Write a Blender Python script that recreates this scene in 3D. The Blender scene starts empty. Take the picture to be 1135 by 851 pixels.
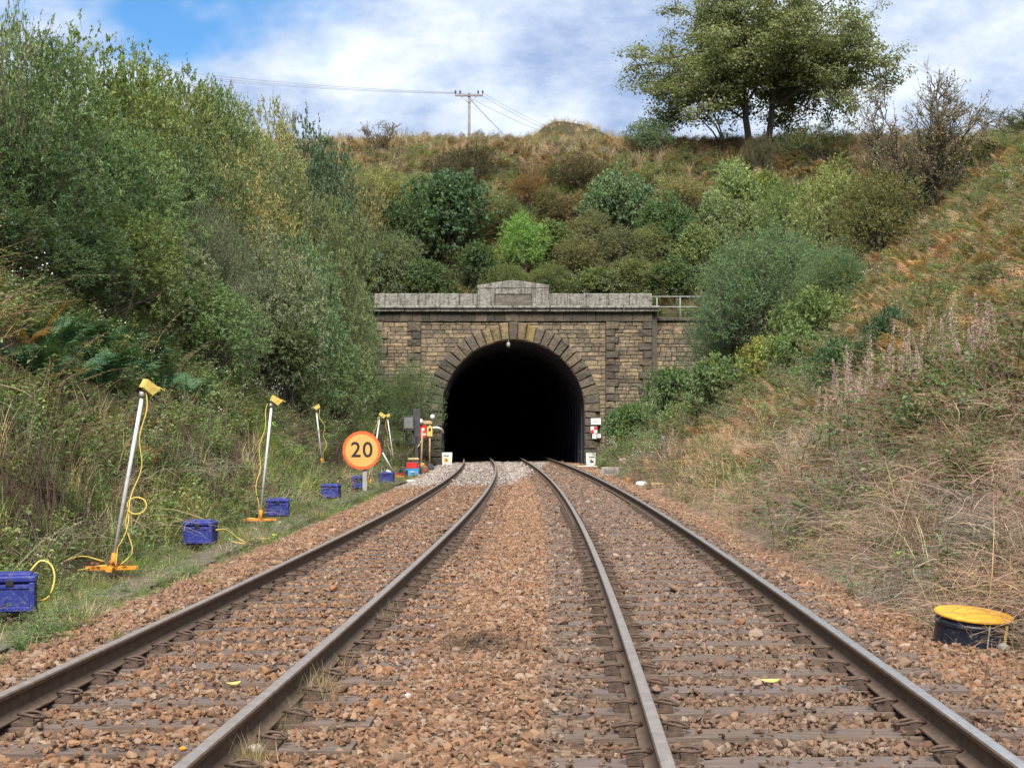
import bpy, bmesh, math, random
import numpy as np
from mathutils import Vector, Matrix
R = math.radians
random.seed(7)
RNG = np.random.default_rng(11)

# ------------------------------------------------------------------ camera, sky, sun, exposure
scene = bpy.context.scene
CAMZ, F, HOR, CX = 1.61, 1700.0, 480.0, 567.5          # eye height; focal length and horizon row of the photograph
cam_d = bpy.data.cameras.new('camera')
cam = bpy.data.objects.new('camera', cam_d)
scene.collection.objects.link(cam)
cam.location = (0, 0, CAMZ)
cam.rotation_euler = (R(90), 0, 0)
cam_d.sensor_width = 36.0
cam_d.lens = 36.0 * F / 1135.0
cam_d.shift_y = (HOR - 425.5) / 1135.0
cam_d.clip_start = 0.1
cam_d.clip_end = 6000
scene.camera = cam

SUN_EL, SUN_AZ = 50.0, 184.0       # degrees; azimuth from +Y clockwise: behind the camera
world = bpy.data.worlds.new('World')
scene.world = world
world.use_nodes = True
wt = world.node_tree
wt.nodes.clear()
def WN(t, **kw):
    n = wt.nodes.new(t)
    for k, v in kw.items(): setattr(n, k, v)
    return n
wout = WN('ShaderNodeOutputWorld')
bg = WN('ShaderNodeBackground')
bg.inputs['Strength'].default_value = 0.05
sky = WN('ShaderNodeTexSky', sky_type='NISHITA', sun_disc=False)
sky.sun_elevation = R(SUN_EL)
sky.sun_rotation = R(SUN_AZ)
sky.air_density = 1.0
sky.dust_density = 0.0
sky.ozone_density = 4.0
tc = WN('ShaderNodeTexCoord')
sep = WN('ShaderNodeSeparateXYZ')
wt.links.new(tc.outputs['Generated'], sep.inputs[0])
zz = WN('ShaderNodeMath', operation='ADD'); zz.inputs[1].default_value = 0.40
wt.links.new(sep.outputs['Z'], zz.inputs[0])
zm = WN('ShaderNodeMath', operation='MAXIMUM'); zm.inputs[1].default_value = 0.05
wt.links.new(zz.outputs[0], zm.inputs[0])
dx = WN('ShaderNodeMath', operation='DIVIDE'); dy = WN('ShaderNodeMath', operation='DIVIDE')
wt.links.new(sep.outputs['X'], dx.inputs[0]); wt.links.new(zm.outputs[0], dx.inputs[1])
wt.links.new(sep.outputs['Y'], dy.inputs[0]); wt.links.new(zm.outputs[0], dy.inputs[1])
cmb = WN('ShaderNodeCombineXYZ')
wt.links.new(dx.outputs[0], cmb.inputs[0]); wt.links.new(dy.outputs[0], cmb.inputs[1])
mp = WN('ShaderNodeMapping')
mp.inputs['Location'].default_value = (1.74, 0.9, 0.0)
wt.links.new(cmb.outputs[0], mp.inputs[0])
n1 = WN('ShaderNodeTexNoise'); n1.inputs['Scale'].default_value = 1.7; n1.inputs['Detail'].default_value = 6; n1.inputs['Roughness'].default_value = 0.52
n1.inputs['Distortion'].default_value = 0.25
wt.links.new(mp.outputs[0], n1.inputs['Vector'])
n2 = WN('ShaderNodeTexNoise'); n2.inputs['Scale'].default_value = 5.6; n2.inputs['Detail'].default_value = 8; n2.inputs['Roughness'].default_value = 0.6
wt.links.new(mp.outputs[0], n2.inputs['Vector'])
cov = WN('ShaderNodeMapRange', interpolation_type='SMOOTHSTEP')
cov.inputs[1].default_value = 0.37; cov.inputs[2].default_value = 0.44
wt.links.new(n1.outputs['Fac'], cov.inputs[0])
cr = WN('ShaderNodeValToRGB')
cr.color_ramp.elements[0].position = 0.36; cr.color_ramp.elements[0].color = (1.65, 2.2, 3.35, 1)
cr.color_ramp.elements[1].position = 0.64; cr.color_ramp.elements[1].color = (4.3, 4.65, 5.1, 1)
wt.links.new(n2.outputs['Fac'], cr.inputs[0])
mixw = WN('ShaderNodeMix', data_type='RGBA')
wt.links.new(cov.outputs[0], mixw.inputs[0])
hs = WN('ShaderNodeHueSaturation'); hs.inputs['Saturation'].default_value = 1.25; hs.inputs['Value'].default_value = .68
wt.links.new(sky.outputs[0], hs.inputs['Color']); wt.links.new(hs.outputs[0], mixw.inputs[6])
wt.links.new(cr.outputs[0], mixw.inputs[7])
wt.links.new(mixw.outputs[2], bg.inputs['Color'])
wt.links.new(bg.outputs[0], wout.inputs[0])

sun_d = bpy.data.lights.new('sun', 'SUN')
sun = bpy.data.objects.new('sun', sun_d)
scene.collection.objects.link(sun)
sun_d.energy = 1.5
sun_d.angle = R(30)
sun_d.color = (1.0, 0.95, 0.87)
az = R(SUN_AZ)
sdir = Vector((math.sin(az) * math.cos(R(SUN_EL)), math.cos(az) * math.cos(R(SUN_EL)), math.sin(R(SUN_EL))))
sun.rotation_euler = (-sdir).to_track_quat('-Z', 'Y').to_euler()
sun.location = (0, -20, 60)

scene.view_settings.view_transform = 'Standard'
scene.view_settings.look = 'None'
scene.view_settings.gamma = 1
scene.view_settings.exposure = 2.28
scene.cycles.max_bounces = 8
scene.cycles.diffuse_bounces = 6
scene.cycles.glossy_bounces = 2
scene.cycles.transmission_bounces = 3
scene.cycles.transparent_max_bounces = 4
scene.cycles.use_denoising = True
try: scene.cycles.denoiser = 'OPENIMAGEDENOISE'
except Exception: pass

# ------------------------------------------------------------------ helpers: objects
C = scene.collection
def tag(o, label=None, cat=None, group=None, kind=None):
    if label: o['label'] = label
    if cat: o['category'] = cat
    if group: o['group'] = group
    if kind: o['kind'] = kind
    return o
def link(o, parent=None):
    C.objects.link(o)
    if parent is not None: o.parent = parent
    return o
def empty(name, loc=(0, 0, 0), rz=0.0, label=None, cat=None, group=None):
    o = link(bpy.data.objects.new(name, None))
    o.empty_display_size = 0.2
    o.location = loc; o.rotation_euler = (0, 0, rz)
    return tag(o, label, cat, group)
def copy_tree(o, parent=None):
    c = o.copy(); C.objects.link(c); c.parent = parent
    for ch in o.children: copy_tree(ch, c)
    return c
def mobj(name, me, mat=None, parent=None):
    if mat is not None and len(me.materials) == 0: me.materials.append(mat)
    return link(bpy.data.objects.new(name, me), parent)

# ------------------------------------------------------------------ helpers: meshes
def mk_mesh(name, V, faces, mats=None, smooth=False):
    """V (n,3); faces: list of (array (m,k), material index)"""
    me = bpy.data.meshes.new(name)
    V = np.asarray(V, dtype=np.float32)
    me.vertices.add(len(V)); me.vertices.foreach_set('co', V.ravel())
    idx, tot, mi = [], [], []
    for f, m in faces:
        f = np.asarray(f, dtype=np.int32)
        if f.size == 0: continue
        idx.append(f.ravel()); tot.append(np.full(len(f), f.shape[1], np.int32)); mi.append(np.full(len(f), m, np.int32))
    idx = np.concatenate(idx); tot = np.concatenate(tot); mi = np.concatenate(mi)
    me.loops.add(len(idx)); me.loops.foreach_set('vertex_index', idx)
    me.polygons.add(len(tot))
    me.polygons.foreach_set('loop_start', np.concatenate([[0], np.cumsum(tot)[:-1]]).astype(np.int32))
    me.polygons.foreach_set('loop_total', tot)
    me.polygons.foreach_set('material_index', mi)
    me.polygons.foreach_set('use_smooth', np.full(len(tot), bool(smooth), dtype=bool))
    me.update(calc_edges=True)
    for m in (mats or []): me.materials.append(m)
    return me
class Geo:
    """collects vertex and face arrays of several pieces into one mesh"""
    def __init__(s): s.V = []; s.F = []; s.n = 0
    def add(s, V, F, m=0):
        V = np.asarray(V, float).reshape(-1, 3); F = np.asarray(F, int)
        s.V.append(V); s.F.append((F + s.n, m)); s.n += len(V)
        return s
    def mesh(s, name, mats, smooth=False): return mk_mesh(name, np.concatenate(s.V), s.F, mats, smooth)
    def box(s, c, d, m=0, rot=None):
        c = np.asarray(c, float); h = np.asarray(d, float) / 2
        v = np.array([[x, y, z] for z in (-1, 1) for y in (-1, 1) for x in (-1, 1)], float) * h
        if rot is not None: v = v @ np.array(rot.to_3x3()).T
        return s.add(v + c, [[0, 2, 3, 1], [4, 5, 7, 6], [0, 1, 5, 4], [2, 6, 7, 3], [0, 4, 6, 2], [1, 3, 7, 5]], m)
    def tube(s, P, r, k=6, m=0, cap=True):
        P = np.asarray(P, float); n = len(P)
        r = np.full(n, r, float) if np.isscalar(r) else np.asarray(r, float)
        V, Q = tubes(P[None], r[None], k)
        s.add(V, Q, m)
        if cap:
            o = s.n - len(V)
            s.F.append((np.array([list(range(o + k - 1, o - 1, -1))]), m)); s.F.append((np.array([list(range(o + (n - 1) * k, o + n * k))]), m))
        return s
    def lathe(s, prof, k=24, m=0, c=(0, 0, 0)):
        prof = np.asarray(prof, float); n = len(prof); a = np.arange(k) * 2 * math.pi / k
        V = np.stack([prof[:, None, 0] * np.cos(a), prof[:, None, 0] * np.sin(a), np.repeat(prof[:, 1:2], k, 1)], -1).reshape(-1, 3) + np.asarray(c)
        i = np.arange(n - 1)[:, None] * k; j = np.arange(k)[None]; j2 = (j + 1) % k
        s.add(V, np.stack([i + j, i + j2, i + k + j2, i + k + j], -1).reshape(-1, 4), m)
        return s
    def ico(s, c, r, m=0):
        bm = bmesh.new(); bmesh.ops.create_icosphere(bm, subdivisions=2, radius=1.0)
        bm.verts.ensure_lookup_table()
        V = np.array([v.co[:] for v in bm.verts]) * np.asarray(r) + np.asarray(c)
        Fc = np.array([[v.index for v in f.verts] for f in bm.faces]); bm.free()
        return s.add(V, Fc, m)
def nrm(a): return a / (np.linalg.norm(a, axis=-1, keepdims=True) + 1e-9)
def tubes(P, Rr, k=3):
    """batch of tubes: P (n,m,3), radii (n,m) -> verts, quads"""
    n, m, _ = P.shape
    T = np.gradient(P, axis=1); T = nrm(T)
    up = np.where(np.abs(T[..., 2:3]) > 0.9, np.array([1., 0, 0]), np.array([0, 0, 1.]))
    A = nrm(np.cross(T, up)); B = np.cross(T, A)
    a = np.arange(k) * 2 * math.pi / k
    V = P[:, :, None] + Rr[:, :, None, None] * (A[:, :, None] * np.cos(a)[None, None, :, None] + B[:, :, None] * np.sin(a)[None, None, :, None])
    base = (np.arange(n) * m * k)[:, None, None]; i = (np.arange(m - 1) * k)[None, :, None]; j = np.arange(k)[None, None]; j2 = (j + 1) % k
    Q = np.stack([base + i + j, base + i + j2, base + i + k + j2, base + i + k + j], -1).reshape(-1, 4)
    return V.reshape(-1, 3), Q
def leaves(P, D, N, L, W, fold=0.12, droop=0.0):
    n = len(P); D = nrm(D); S = nrm(np.cross(D, N)); N2 = np.cross(S, D)
    L = np.broadcast_to(L, n)[:, None]; W = np.broadcast_to(W, n)[:, None]
    mid = P + D * L * 0.45
    V = np.stack([P, mid - S * W / 2 + N2 * W * fold, P + D * L - N2 * L * droop, mid + S * W / 2 + N2 * W * fold], 1)
    return V.reshape(-1, 3), np.arange(n * 4).reshape(n, 4)
def rough_box(name, w, d, h, bev=0.01, jit=0.0, seed=0):
    """box standing on z=0, bevelled, with slightly uneven corners"""
    bm = bmesh.new(); bmesh.ops.create_cube(bm, size=1.0)
    for v in bm.verts: v.co = Vector((v.co.x * w, v.co.y * d, (v.co.z + .5) * h))
    if bev > 0: bmesh.ops.bevel(bm, geom=bm.edges[:] , offset=bev, segments=1, affect='EDGES', profile=0.5)
    rr = random.Random(seed)
    for v in bm.verts: v.co += Vector((rr.uniform(-jit, jit), rr.uniform(-jit, jit), rr.uniform(-jit, jit)))
    me = bpy.data.meshes.new(name); bm.to_mesh(me); bm.free()
    return me

# ------------------------------------------------------------------ helpers: materials
def new_mat(name):
    m = bpy.data.materials.new(name); m.use_nodes = True
    nt = m.node_tree; nt.nodes.clear()
    out = nt.nodes.new('ShaderNodeOutputMaterial')
    return m, nt, out
def nd(nt, t, props=None, **ins):
    n = nt.nodes.new(t)
    for k, v in (props or {}).items(): setattr(n, k, v)
    for k, v in ins.items():
        k = int(k[1:]) if k[0] == 'i' and k[1:].isdigit() else k.replace('_', ' ')
        if isinstance(v, bpy.types.NodeSocket): nt.links.new(v, n.inputs[k])
        else: n.inputs[k].default_value = v
    return n
def c4(c): return (c[0], c[1], c[2], 1.0)
def ramp(nt, fac, stops):
    n = nt.nodes.new('ShaderNodeValToRGB'); nt.links.new(fac, n.inputs[0])
    e = n.color_ramp.elements
    while len(e) < len(stops): e.new(0.5)
    for el, (p, c) in zip(e, stops): el.position = p; el.color = c4(c)
    return n.outputs[0]
def mixc(nt, fac, a, b, mode='MIX'):
    n = nt.nodes.new('ShaderNodeMix'); n.data_type = 'RGBA'; n.blend_type = mode
    for k, v in ((0, fac), (6, a), (7, b)):
        if isinstance(v, bpy.types.NodeSocket): nt.links.new(v, n.inputs[k])
        else: n.inputs[k].default_value = c4(v) if k else v
    return n.outputs[2]
def noise(nt, scale, detail=4, rough=0.55, coord='Object', vec=None):
    if vec is None:
        t = nt.nodes.new('ShaderNodeTexCoord'); vec = t.outputs[coord]
    return nd(nt, 'ShaderNodeTexNoise', Scale=scale, Detail=detail, Roughness=rough, Vector=vec).outputs['Fac']
def worldpos(nt): return nt.nodes.new('ShaderNodeNewGeometry').outputs['Position']
def isl(nt): return nt.nodes.new('ShaderNodeNewGeometry').outputs['Random Per Island']
def orand(nt): return nt.nodes.new('ShaderNodeObjectInfo').outputs['Random']
def bump(nt, h, dist=0.01, strength=0.6):
    return nd(nt, 'ShaderNodeBump', Strength=strength, Distance=dist, Height=h).outputs[0]
def mrange(nt, v, a, b, c, d):
    return nd(nt, 'ShaderNodeMapRange', i0=v, i1=a, i2=b, i3=c, i4=d).outputs[0]
def simple(name, col, rough=0.6, metal=0.0, var=0.25, scale=6.0, dirt=None, bumpd=0.0, spec=0.4):
    m, nt, out = new_mat(name)
    nz = noise(nt, scale, 6, 0.62)
    colr = mixc(nt, mrange(nt, nz, .3, .7, 0, 1), tuple(c * (1 - var) for c in col), tuple(min(1, c * (1 + var)) for c in col))
    if dirt:
        n2 = noise(nt, scale * 2.7, 6, 0.65)
        colr = mixc(nt, mrange(nt, n2, .5, .68, 0, dirt[1]), colr, dirt[0])
    b = nd(nt, 'ShaderNodeBsdfPrincipled', Base_Color=colr, Roughness=mrange(nt, nz, .3, .7, max(.02, rough - .12), min(1, rough + .12)), Metallic=metal)
    b.inputs['Specular IOR Level'].default_value = spec
    if bumpd: nt.links.new(bump(nt, noise(nt, scale * 5, 5, .65), bumpd), b.inputs['Normal'])
    nt.links.new(b.outputs[0], out.inputs[0])
    return m
def leaf_mat(name, src, trans=0.42, var=0.42, warm=(0.16, 0.13, 0.03), warmamt=0.25, spec=0.25, rough=0.5):
    """src 'object' (colour from the object) or 'inst' (tint attribute of the scattered plant)"""
    m, nt, out = new_mat(name)
    if src == 'object': base = nt.nodes.new('ShaderNodeObjectInfo').outputs['Color']
    else:
        a = nt.nodes.new('ShaderNodeAttribute'); a.attribute_type = 'INSTANCER'; a.attribute_name = 'tint'; base = a.outputs['Color']
    r = isl(nt)
    k = mrange(nt, r, 0, 1, 1 - var, 1 + var)
    colr = nd(nt, 'ShaderNodeVectorMath', {'operation': 'SCALE'}, i0=base, Scale=k).outputs[0]
    w = nd(nt, 'ShaderNodeMath', {'operation': 'FRACT'}, i0=nd(nt, 'ShaderNodeMath', {'operation': 'MULTIPLY'}, i0=r, i1=37.7).outputs[0]).outputs[0]
    colr = mixc(nt, mrange(nt, w, .72, 1.0, 0, warmamt), colr, warm)
    cn = noise(nt, 1.3, 3, .6, vec=worldpos(nt))
    colr = mixc(nt, 1.0, colr, mixc(nt, mrange(nt, cn, .3, .7, 0, 1), (.74, .84, .86), (1.30, 1.16, 1.0)), 'MULTIPLY')
    b = nd(nt, 'ShaderNodeBsdfPrincipled', Base_Color=colr, Roughness=rough)
    b.inputs['Specular IOR Level'].default_value = spec
    t = nd(nt, 'ShaderNodeBsdfTranslucent', Color=mixc(nt, 1.0, colr, (1.15, 1.25, .6), 'MULTIPLY'))
    mx = nd(nt, 'ShaderNodeMixShader', i0=trans, i1=b.outputs[0], i2=t.outputs[0])
    nt.links.new(mx.outputs[0], out.inputs[0])
    return m

M = {}
M['leaf'] = leaf_mat('leaf', 'object')
M['leaf_inst'] = leaf_mat('leaf_scattered', 'inst')
M['dry_inst'] = leaf_mat('dry_stems_scattered', 'inst', trans=0.12, var=0.35, warm=(.30, .24, .15), warmamt=.35, spec=.15, rough=.7)
M['bark'] = simple('bark', (.09, .072, .055), .85, var=.4, scale=9, bumpd=.02)
M['bark_pale'] = simple('bark_pale', (.17, .145, .115), .85, var=.35, scale=9, bumpd=.01)
M['twig'] = simple('twig', (.14, .105, .075), .8, var=.3, scale=5)

# ------------------------------------------------------------------ terrain functions (metres)
def sstep(a, b, x):
    t = np.clip((x - a) / (b - a), 0, 1); return t * t * (3 - 2 * t)
def smin(a, b, k):
    h = np.clip(.5 + .5 * (b - a) / k, 0, 1); return b * (1 - h) + a * h - k * h * (1 - h)
def xR(Y):
    Y = np.clip(Y, -40, 150); return 1.1822 + .0413189 * Y - .0006138 * Y**2 + .0000018 * Y**3
def xL(Y):
    Y = np.clip(Y, -40, 150); return -2.4626 + .046337 * Y - .0004856 * Y**2 + .0000002 * Y**3
def mid(Y): return .5 * (xR(Y) + xL(Y))
_ph = np.random.default_rng(5).uniform(0, 6.28, 24)
def vnoise(X, Y, s):
    v = 0
    for k in range(4):
        a = k * 1.9 + .4; f = s * (1.7 ** k)
        v = v + np.sin((X * math.cos(a) + Y * math.sin(a)) * f + _ph[k]) * np.sin((X * math.sin(a * 1.3) - Y * math.cos(a * 1.7)) * f * .83 + _ph[k + 6]) / (1.4 ** k)
    return v
def toe_right(Y): return np.where(Y < 100, mid(np.minimum(Y, 80)) + 3.95, mid(80.) + 3.95)
def toe_left(Y): return np.where(Y < 28, -4.95, -4.95 + .25 * sstep(28, 70, Y))
PORTAL = 82.0
def terr(X, Y, rough=True):
    X = np.asarray(X, float); Y = np.asarray(Y, float)
    dR = X - toe_right(Y); dL = toe_left(Y) - X
    sl = .86 + .24 * sstep(45, 85, Y); sr = .72 + .06 * sstep(50, 85, Y)
    nz = vnoise(X, Y, .45) * .16 if rough else 0
    bR = np.where(dR > 0, dR * sr * sstep(-.2, 1.2, dR) + nz * sstep(.2, 2, dR), 0)
    bL = np.where(dL > 0, dL * sl * sstep(-.2, 1.2, dL) + nz * sstep(.2, 2, dL), 0)
    bank = np.maximum(bR, bL)
    cap = 16.2 + .16 * np.clip(Y - 72, 0, 45) + (vnoise(X, Y, .13) * .35 if rough else 0)
    back = 7.9 + .60 * np.clip(Y - 83.4, 0, 400) + (vnoise(X, Y, .3) * .25 if rough else 0) * sstep(84, 88, Y)
    side = np.maximum(bank, np.where(Y > 83.0, back, -1))
    h = smin(side, cap, 2.2)
    # spoil heap beyond the crest
    h = h + 10.2 * np.exp(-((X - 9.0) / 9.8)**2 * (1 + .12 * np.sin(X * .9)))* np.exp(-((Y - 172) / 11)**2) + 6.6 * np.exp(-((X + .5) / 9)**2 - ((Y - 176) / 13)**2) + 8.4 * np.exp(-((X - 20) / 5)**2 - ((Y - 180) / 12)**2)
    # ballast bed between the toes
    inb = (dR <= 0) & (dL <= 0) & (Y < 83.0)
    m_ = mid(Y)
    bed = -.045 + .06 * np.exp(-((X - m_) / .55)**2) - .10 * sstep(.55, 1.6, -(X - xL(Y)) - 1.0) - .07 * sstep(.7, 1.7, (X - xR(Y)) - 1.0)
    h = np.where(inb | (h < .0), np.where(inb, bed, h + bed), h + np.where(h < .5, bed * (1 - h / .5), 0))
    return h
def T(x, y): return float(terr(x, y))
def ground(x, y): return (x, y, T(x, y))
def hit(px, py):
    """the point of the terrain that the photograph shows at a pixel"""
    t = np.linspace(5, 400, 7901)
    X = (px - CX) / F * t; Z = CAMZ + (HOR - py) / F * t
    below = np.nonzero((Z < terr(X, t)))[0]
    i = below[0] if len(below) else len(t) - 1
    return float(X[i]), float(t[i]), T(X[i], t[i])
def X_at(px, Y): return (px - CX) / F * Y
def Z_at(py, Y): return CAMZ + (HOR - py) / F * Y

# ------------------------------------------------------------------ terrain sheet
def axis(segs):
    out = []
    for a, b, s in segs: out += list(np.arange(a, b, s))
    return np.array(out + [segs[-1][1]], float)
def ground_material():
    m, nt, out = new_mat('cutting_soil')
    p = worldpos(nt)
    a = noise(nt, .35, 6, .6, vec=p); b = noise(nt, 2.3, 6, .65, vec=p)
    col = ramp(nt, a, [(.28, (.03, .035, .014)), (.45, (.06, .058, .026)), (.6, (.085, .06, .032)), (.78, (.12, .09, .05))])
    col = mixc(nt, mrange(nt, b, .35, .7, 0, .8), col, (.045, .04, .024))
    s = nd(nt, 'ShaderNodeBsdfPrincipled', Base_Color=col, Roughness=.95)
    s.inputs['Specular IOR Level'].default_value = .1
    nt.links.new(bump(nt, b, .12, .8), s.inputs['Normal']); nt.links.new(s.outputs[0], out.inputs[0])
    return m
M['soil'] = ground_material()
def ballast_material():
    m, nt, out = new_mat('ballast_bed')
    p = worldpos(nt)
    v = nd(nt, 'ShaderNodeTexVoronoi', Scale=17.0, Vector=p)
    h = nd(nt, 'ShaderNodeSeparateColor', i0=v.outputs['Color']).outputs[0]
    col = ramp(nt, h, [(0, (.05, .035, .025)), (.35, (.14, .09, .06)), (.65, (.21, .14, .09)), (1, (.26, .20, .15))])
    n = noise(nt, 1.1, 5, .6, vec=p)
    col = mixc(nt, mrange(nt, n, .4, .7, 0, .45), col, (.13, .085, .055))
    s = nd(nt, 'ShaderNodeBsdfPrincipled', Base_Color=col, Roughness=.92)
    s.inputs['Specular IOR Level'].default_value = .2
    nt.links.new(bump(nt, nd(nt, 'ShaderNodeMath', {'operation': 'MULTIPLY'}, i0=v.outputs['Distance'], i1=-1.0).outputs[0], .04, 1.0), s.inputs['Normal'])
    nt.links.new(s.outputs[0], out.inputs[0])
    return m
M['ballast_bed'] = ballast_material()
gx = axis([(-2500, -600, 475), (-600, -120, 60), (-120, -40, 5), (-40, -12, .7), (-12, 12, .3), (12, 42, .7), (42, 120, 5), (120, 600, 60), (600, 2500, 475)])
gy = axis([(-1500, -100, 200), (-100, -10, 6), (-10, 82.3, .4), (82.34, 83.04, .35), (83.05, 115, .5), (115, 230, 3), (230, 500, 30), (500, 3500, 300)])
GX, GY = np.meshgrid(gx, gy)
GZ = terr(GX, GY)
nx, ny = len(gx), len(gy)
i, j = np.meshgrid(np.arange(nx - 1), np.arange(ny - 1))
q = np.stack([j * nx + i, j * nx + i + 1, (j + 1) * nx + i + 1, (j + 1) * nx + i], -1).reshape(-1, 4)
xc = GX.ravel()[q].mean(1); yc = GY.ravel()[q].mean(1); zr = GZ.ravel()[q].max(1) - GZ.ravel()[q].min(1)
keep = ~((np.abs(xc - .07) < 4.9) & (yc > 82.2) & (yc < 83.6) & (zr > 3))
inbed = (xc < toe_right(yc) + .15) & (xc > toe_left(yc) + .35) & (yc < 83)
ter = mk_mesh('ground', np.stack([GX, GY, GZ], -1).reshape(-1, 3), [(q[keep & ~inbed], 0), (q[keep & inbed], 1)], [M['soil'], M['ballast_bed']], smooth=True)
tag(mobj('ground', ter), 'grassy railway cutting with banks rising on both sides of the ballast', 'ground', kind='structure')

# ------------------------------------------------------------------ scattering (for what nobody could count)
def scatter(name, pts, rot, scl, idx, tint, protos, label, cat):
    me = bpy.data.meshes.new(name)
    n = len(pts)
    me.vertices.add(n); me.vertices.foreach_set('co', np.asarray(pts, np.float32).ravel())
    for nm, ty, key, dat in (('rot', 'FLOAT_VECTOR', 'vector', rot), ('scl', 'FLOAT_VECTOR', 'vector', scl)):
        a = me.attributes.new(nm, ty, 'POINT'); a.data.foreach_set(key, np.asarray(dat, np.float32).ravel())
    a = me.attributes.new('pick', 'INT', 'POINT'); a.data.foreach_set('value', np.asarray(idx, np.int32))
    a = me.attributes.new('tint', 'FLOAT_COLOR', 'POINT'); a.data.foreach_set('color', np.concatenate([tint, np.ones((n, 1))], 1).astype(np.float32).ravel())
    col = bpy.data.collections.new(name + '_kinds')
    for k, pm in enumerate(protos):
        po = bpy.data.objects.new('%s_kind_%02d' % (name, k), pm); col.objects.link(po)
    ng = bpy.data.node_groups.new(name, 'GeometryNodeTree')
    ng.interface.new_socket('Geometry', in_out='INPUT', socket_type='NodeSocketGeometry')
    ng.interface.new_socket('Geometry', in_out='OUTPUT', socket_type='NodeSocketGeometry')
    gi = ng.nodes.new('NodeGroupInput'); go = ng.nodes.new('NodeGroupOutput')
    ip = ng.nodes.new('GeometryNodeInstanceOnPoints')
    ci = ng.nodes.new('GeometryNodeCollectionInfo'); ci.inputs['Collection'].default_value = col
    ci.inputs['Separate Children'].default_value = True; ci.inputs['Reset Children'].default_value = True
    def attr(nm, ty):
        a = ng.nodes.new('GeometryNodeInputNamedAttribute'); a.data_type = ty; a.inputs['Name'].default_value = nm
        return next(o for o in a.outputs if o.enabled and o.name == 'Attribute')
    e2r = ng.nodes.new('FunctionNodeEulerToRotation')
    ng.links.new(attr('rot', 'FLOAT_VECTOR'), e2r.inputs[0]); ng.links.new(e2r.outputs[0], ip.inputs['Rotation'])
    ng.links.new(attr('scl', 'FLOAT_VECTOR'), ip.inputs['Scale'])
    ng.links.new(attr('pick', 'INT'), ip.inputs['Instance Index'])
    ip.inputs['Pick Instance'].default_value = True
    ng.links.new(gi.outputs[0], ip.inputs['Points']); ng.links.new(ci.outputs[0], ip.inputs['Instance'])
    ng.links.new(ip.outputs[0], go.inputs[0])
    o = mobj(name, me)
    md = o.modifiers.new('scatter', 'NODES'); md.node_group = ng
    return tag(o, label, cat, kind='stuff')

# ------------------------------------------------------------------ railway tracks
def rail_material(name='rail_steel', top_=((.20, .168, .145), (.31, .27, .24)), met=.2, ro=.5):
    m, nt, out = new_mat(name)
    g = nt.nodes.new('ShaderNodeNewGeometry')
    up = nd(nt, 'ShaderNodeSeparateXYZ', i0=g.outputs['Normal']).outputs[2]
    hz = nd(nt, 'ShaderNodeSeparateXYZ', i0=g.outputs['Position']).outputs[2]
    n = noise(nt, 14, 6, .65, vec=g.outputs['Position']); n2 = noise(nt, 3, 5, .6, vec=g.outputs['Position'])
    rust = ramp(nt, n, [(.3, (.075, .046, .030)), (.55, (.13, .082, .052)), (.75, (.18, .118, .078))])
    rust = mixc(nt, mrange(nt, n2, .45, .7, 0, .6), rust, (.13, .09, .06))
    top = ramp(nt, n, [(.3, top_[0]), (.7, top_[1])])
    run = nd(nt, 'ShaderNodeMath', {'operation': 'MULTIPLY'}, i0=mrange(nt, hz, .148, .158, 0, 1), i1=mrange(nt, up, .55, .9, 0, 1)).outputs[0]
    b = nd(nt, 'ShaderNodeBsdfPrincipled', Base_Color=mixc(nt, run, rust, top), Roughness=mrange(nt, run, 0, 1, .85, ro), Metallic=mrange(nt, run, 0, 1, 0.0, met))
    nt.links.new(bump(nt, n, .004, .5), b.inputs['Normal']); nt.links.new(b.outputs[0], out.inputs[0])
    return m
M['rail'] = rail_material()
M['rail_bright'] = rail_material('polished_rail_steel', ((.42, .41, .41), (.60, .59, .59)), .7, .3)
def sleeper_material():
    m, nt, out = new_mat('sleeper_timber')
    t = nt.nodes.new('ShaderNodeTexCoord')
    mpn = nd(nt, 'ShaderNodeMapping', i0=t.outputs['Object']); mpn.inputs['Scale'].default_value = (1.2, 14, 14)
    a = noise(nt, 2.2, 7, .68, vec=mpn.outputs[0]); b_ = noise(nt, 3.5, 5, .6)
    r = orand(nt)
    col = ramp(nt, a, [(.28, (.06, .044, .035)), (.5, (.135, .10, .08)), (.72, (.23, .175, .14))])
    col = mixc(nt, mrange(nt, b_, .45, .7, 0, .55), col, (.16, .105, .07))
    col = mixc(nt, mrange(nt, r, 0, 1, 0, .35), col, (.17, .14, .135))
    s = nd(nt, 'ShaderNodeBsdfPrincipled', Base_Color=col, Roughness=.85)
    s.inputs['Specular IOR Level'].default_value = .25
    nt.links.new(bump(nt, a, .012, .8), s.inputs['Normal']); nt.links.new(s.outputs[0], out.inputs[0])
    return m
M['sleeper'] = sleeper_material()
M['iron'] = simple('rusty_iron', (.085, .056, .04), .8, var=.45, scale=22, bumpd=.003)
M['clip'] = simple('rusty_clip', (.095, .06, .043), .75, var=.4, scale=25)
half = [(.070, 0), (.070, .010), (.030, .022), (.010, .036), (.008, .105), (.014, .118), (.034, .126), (.036, .146), (.030, .155), (.016, .159)]
prof = np.array(half + [(-x, z) for x, z in half[::-1]])
TRK = {'R': (xR, .008, .014), 'L': (xL, -.008, .018)}
def heading(fn, Y): return math.atan2(float(fn(Y + .5) - fn(Y - .5)), 1.0)
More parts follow.
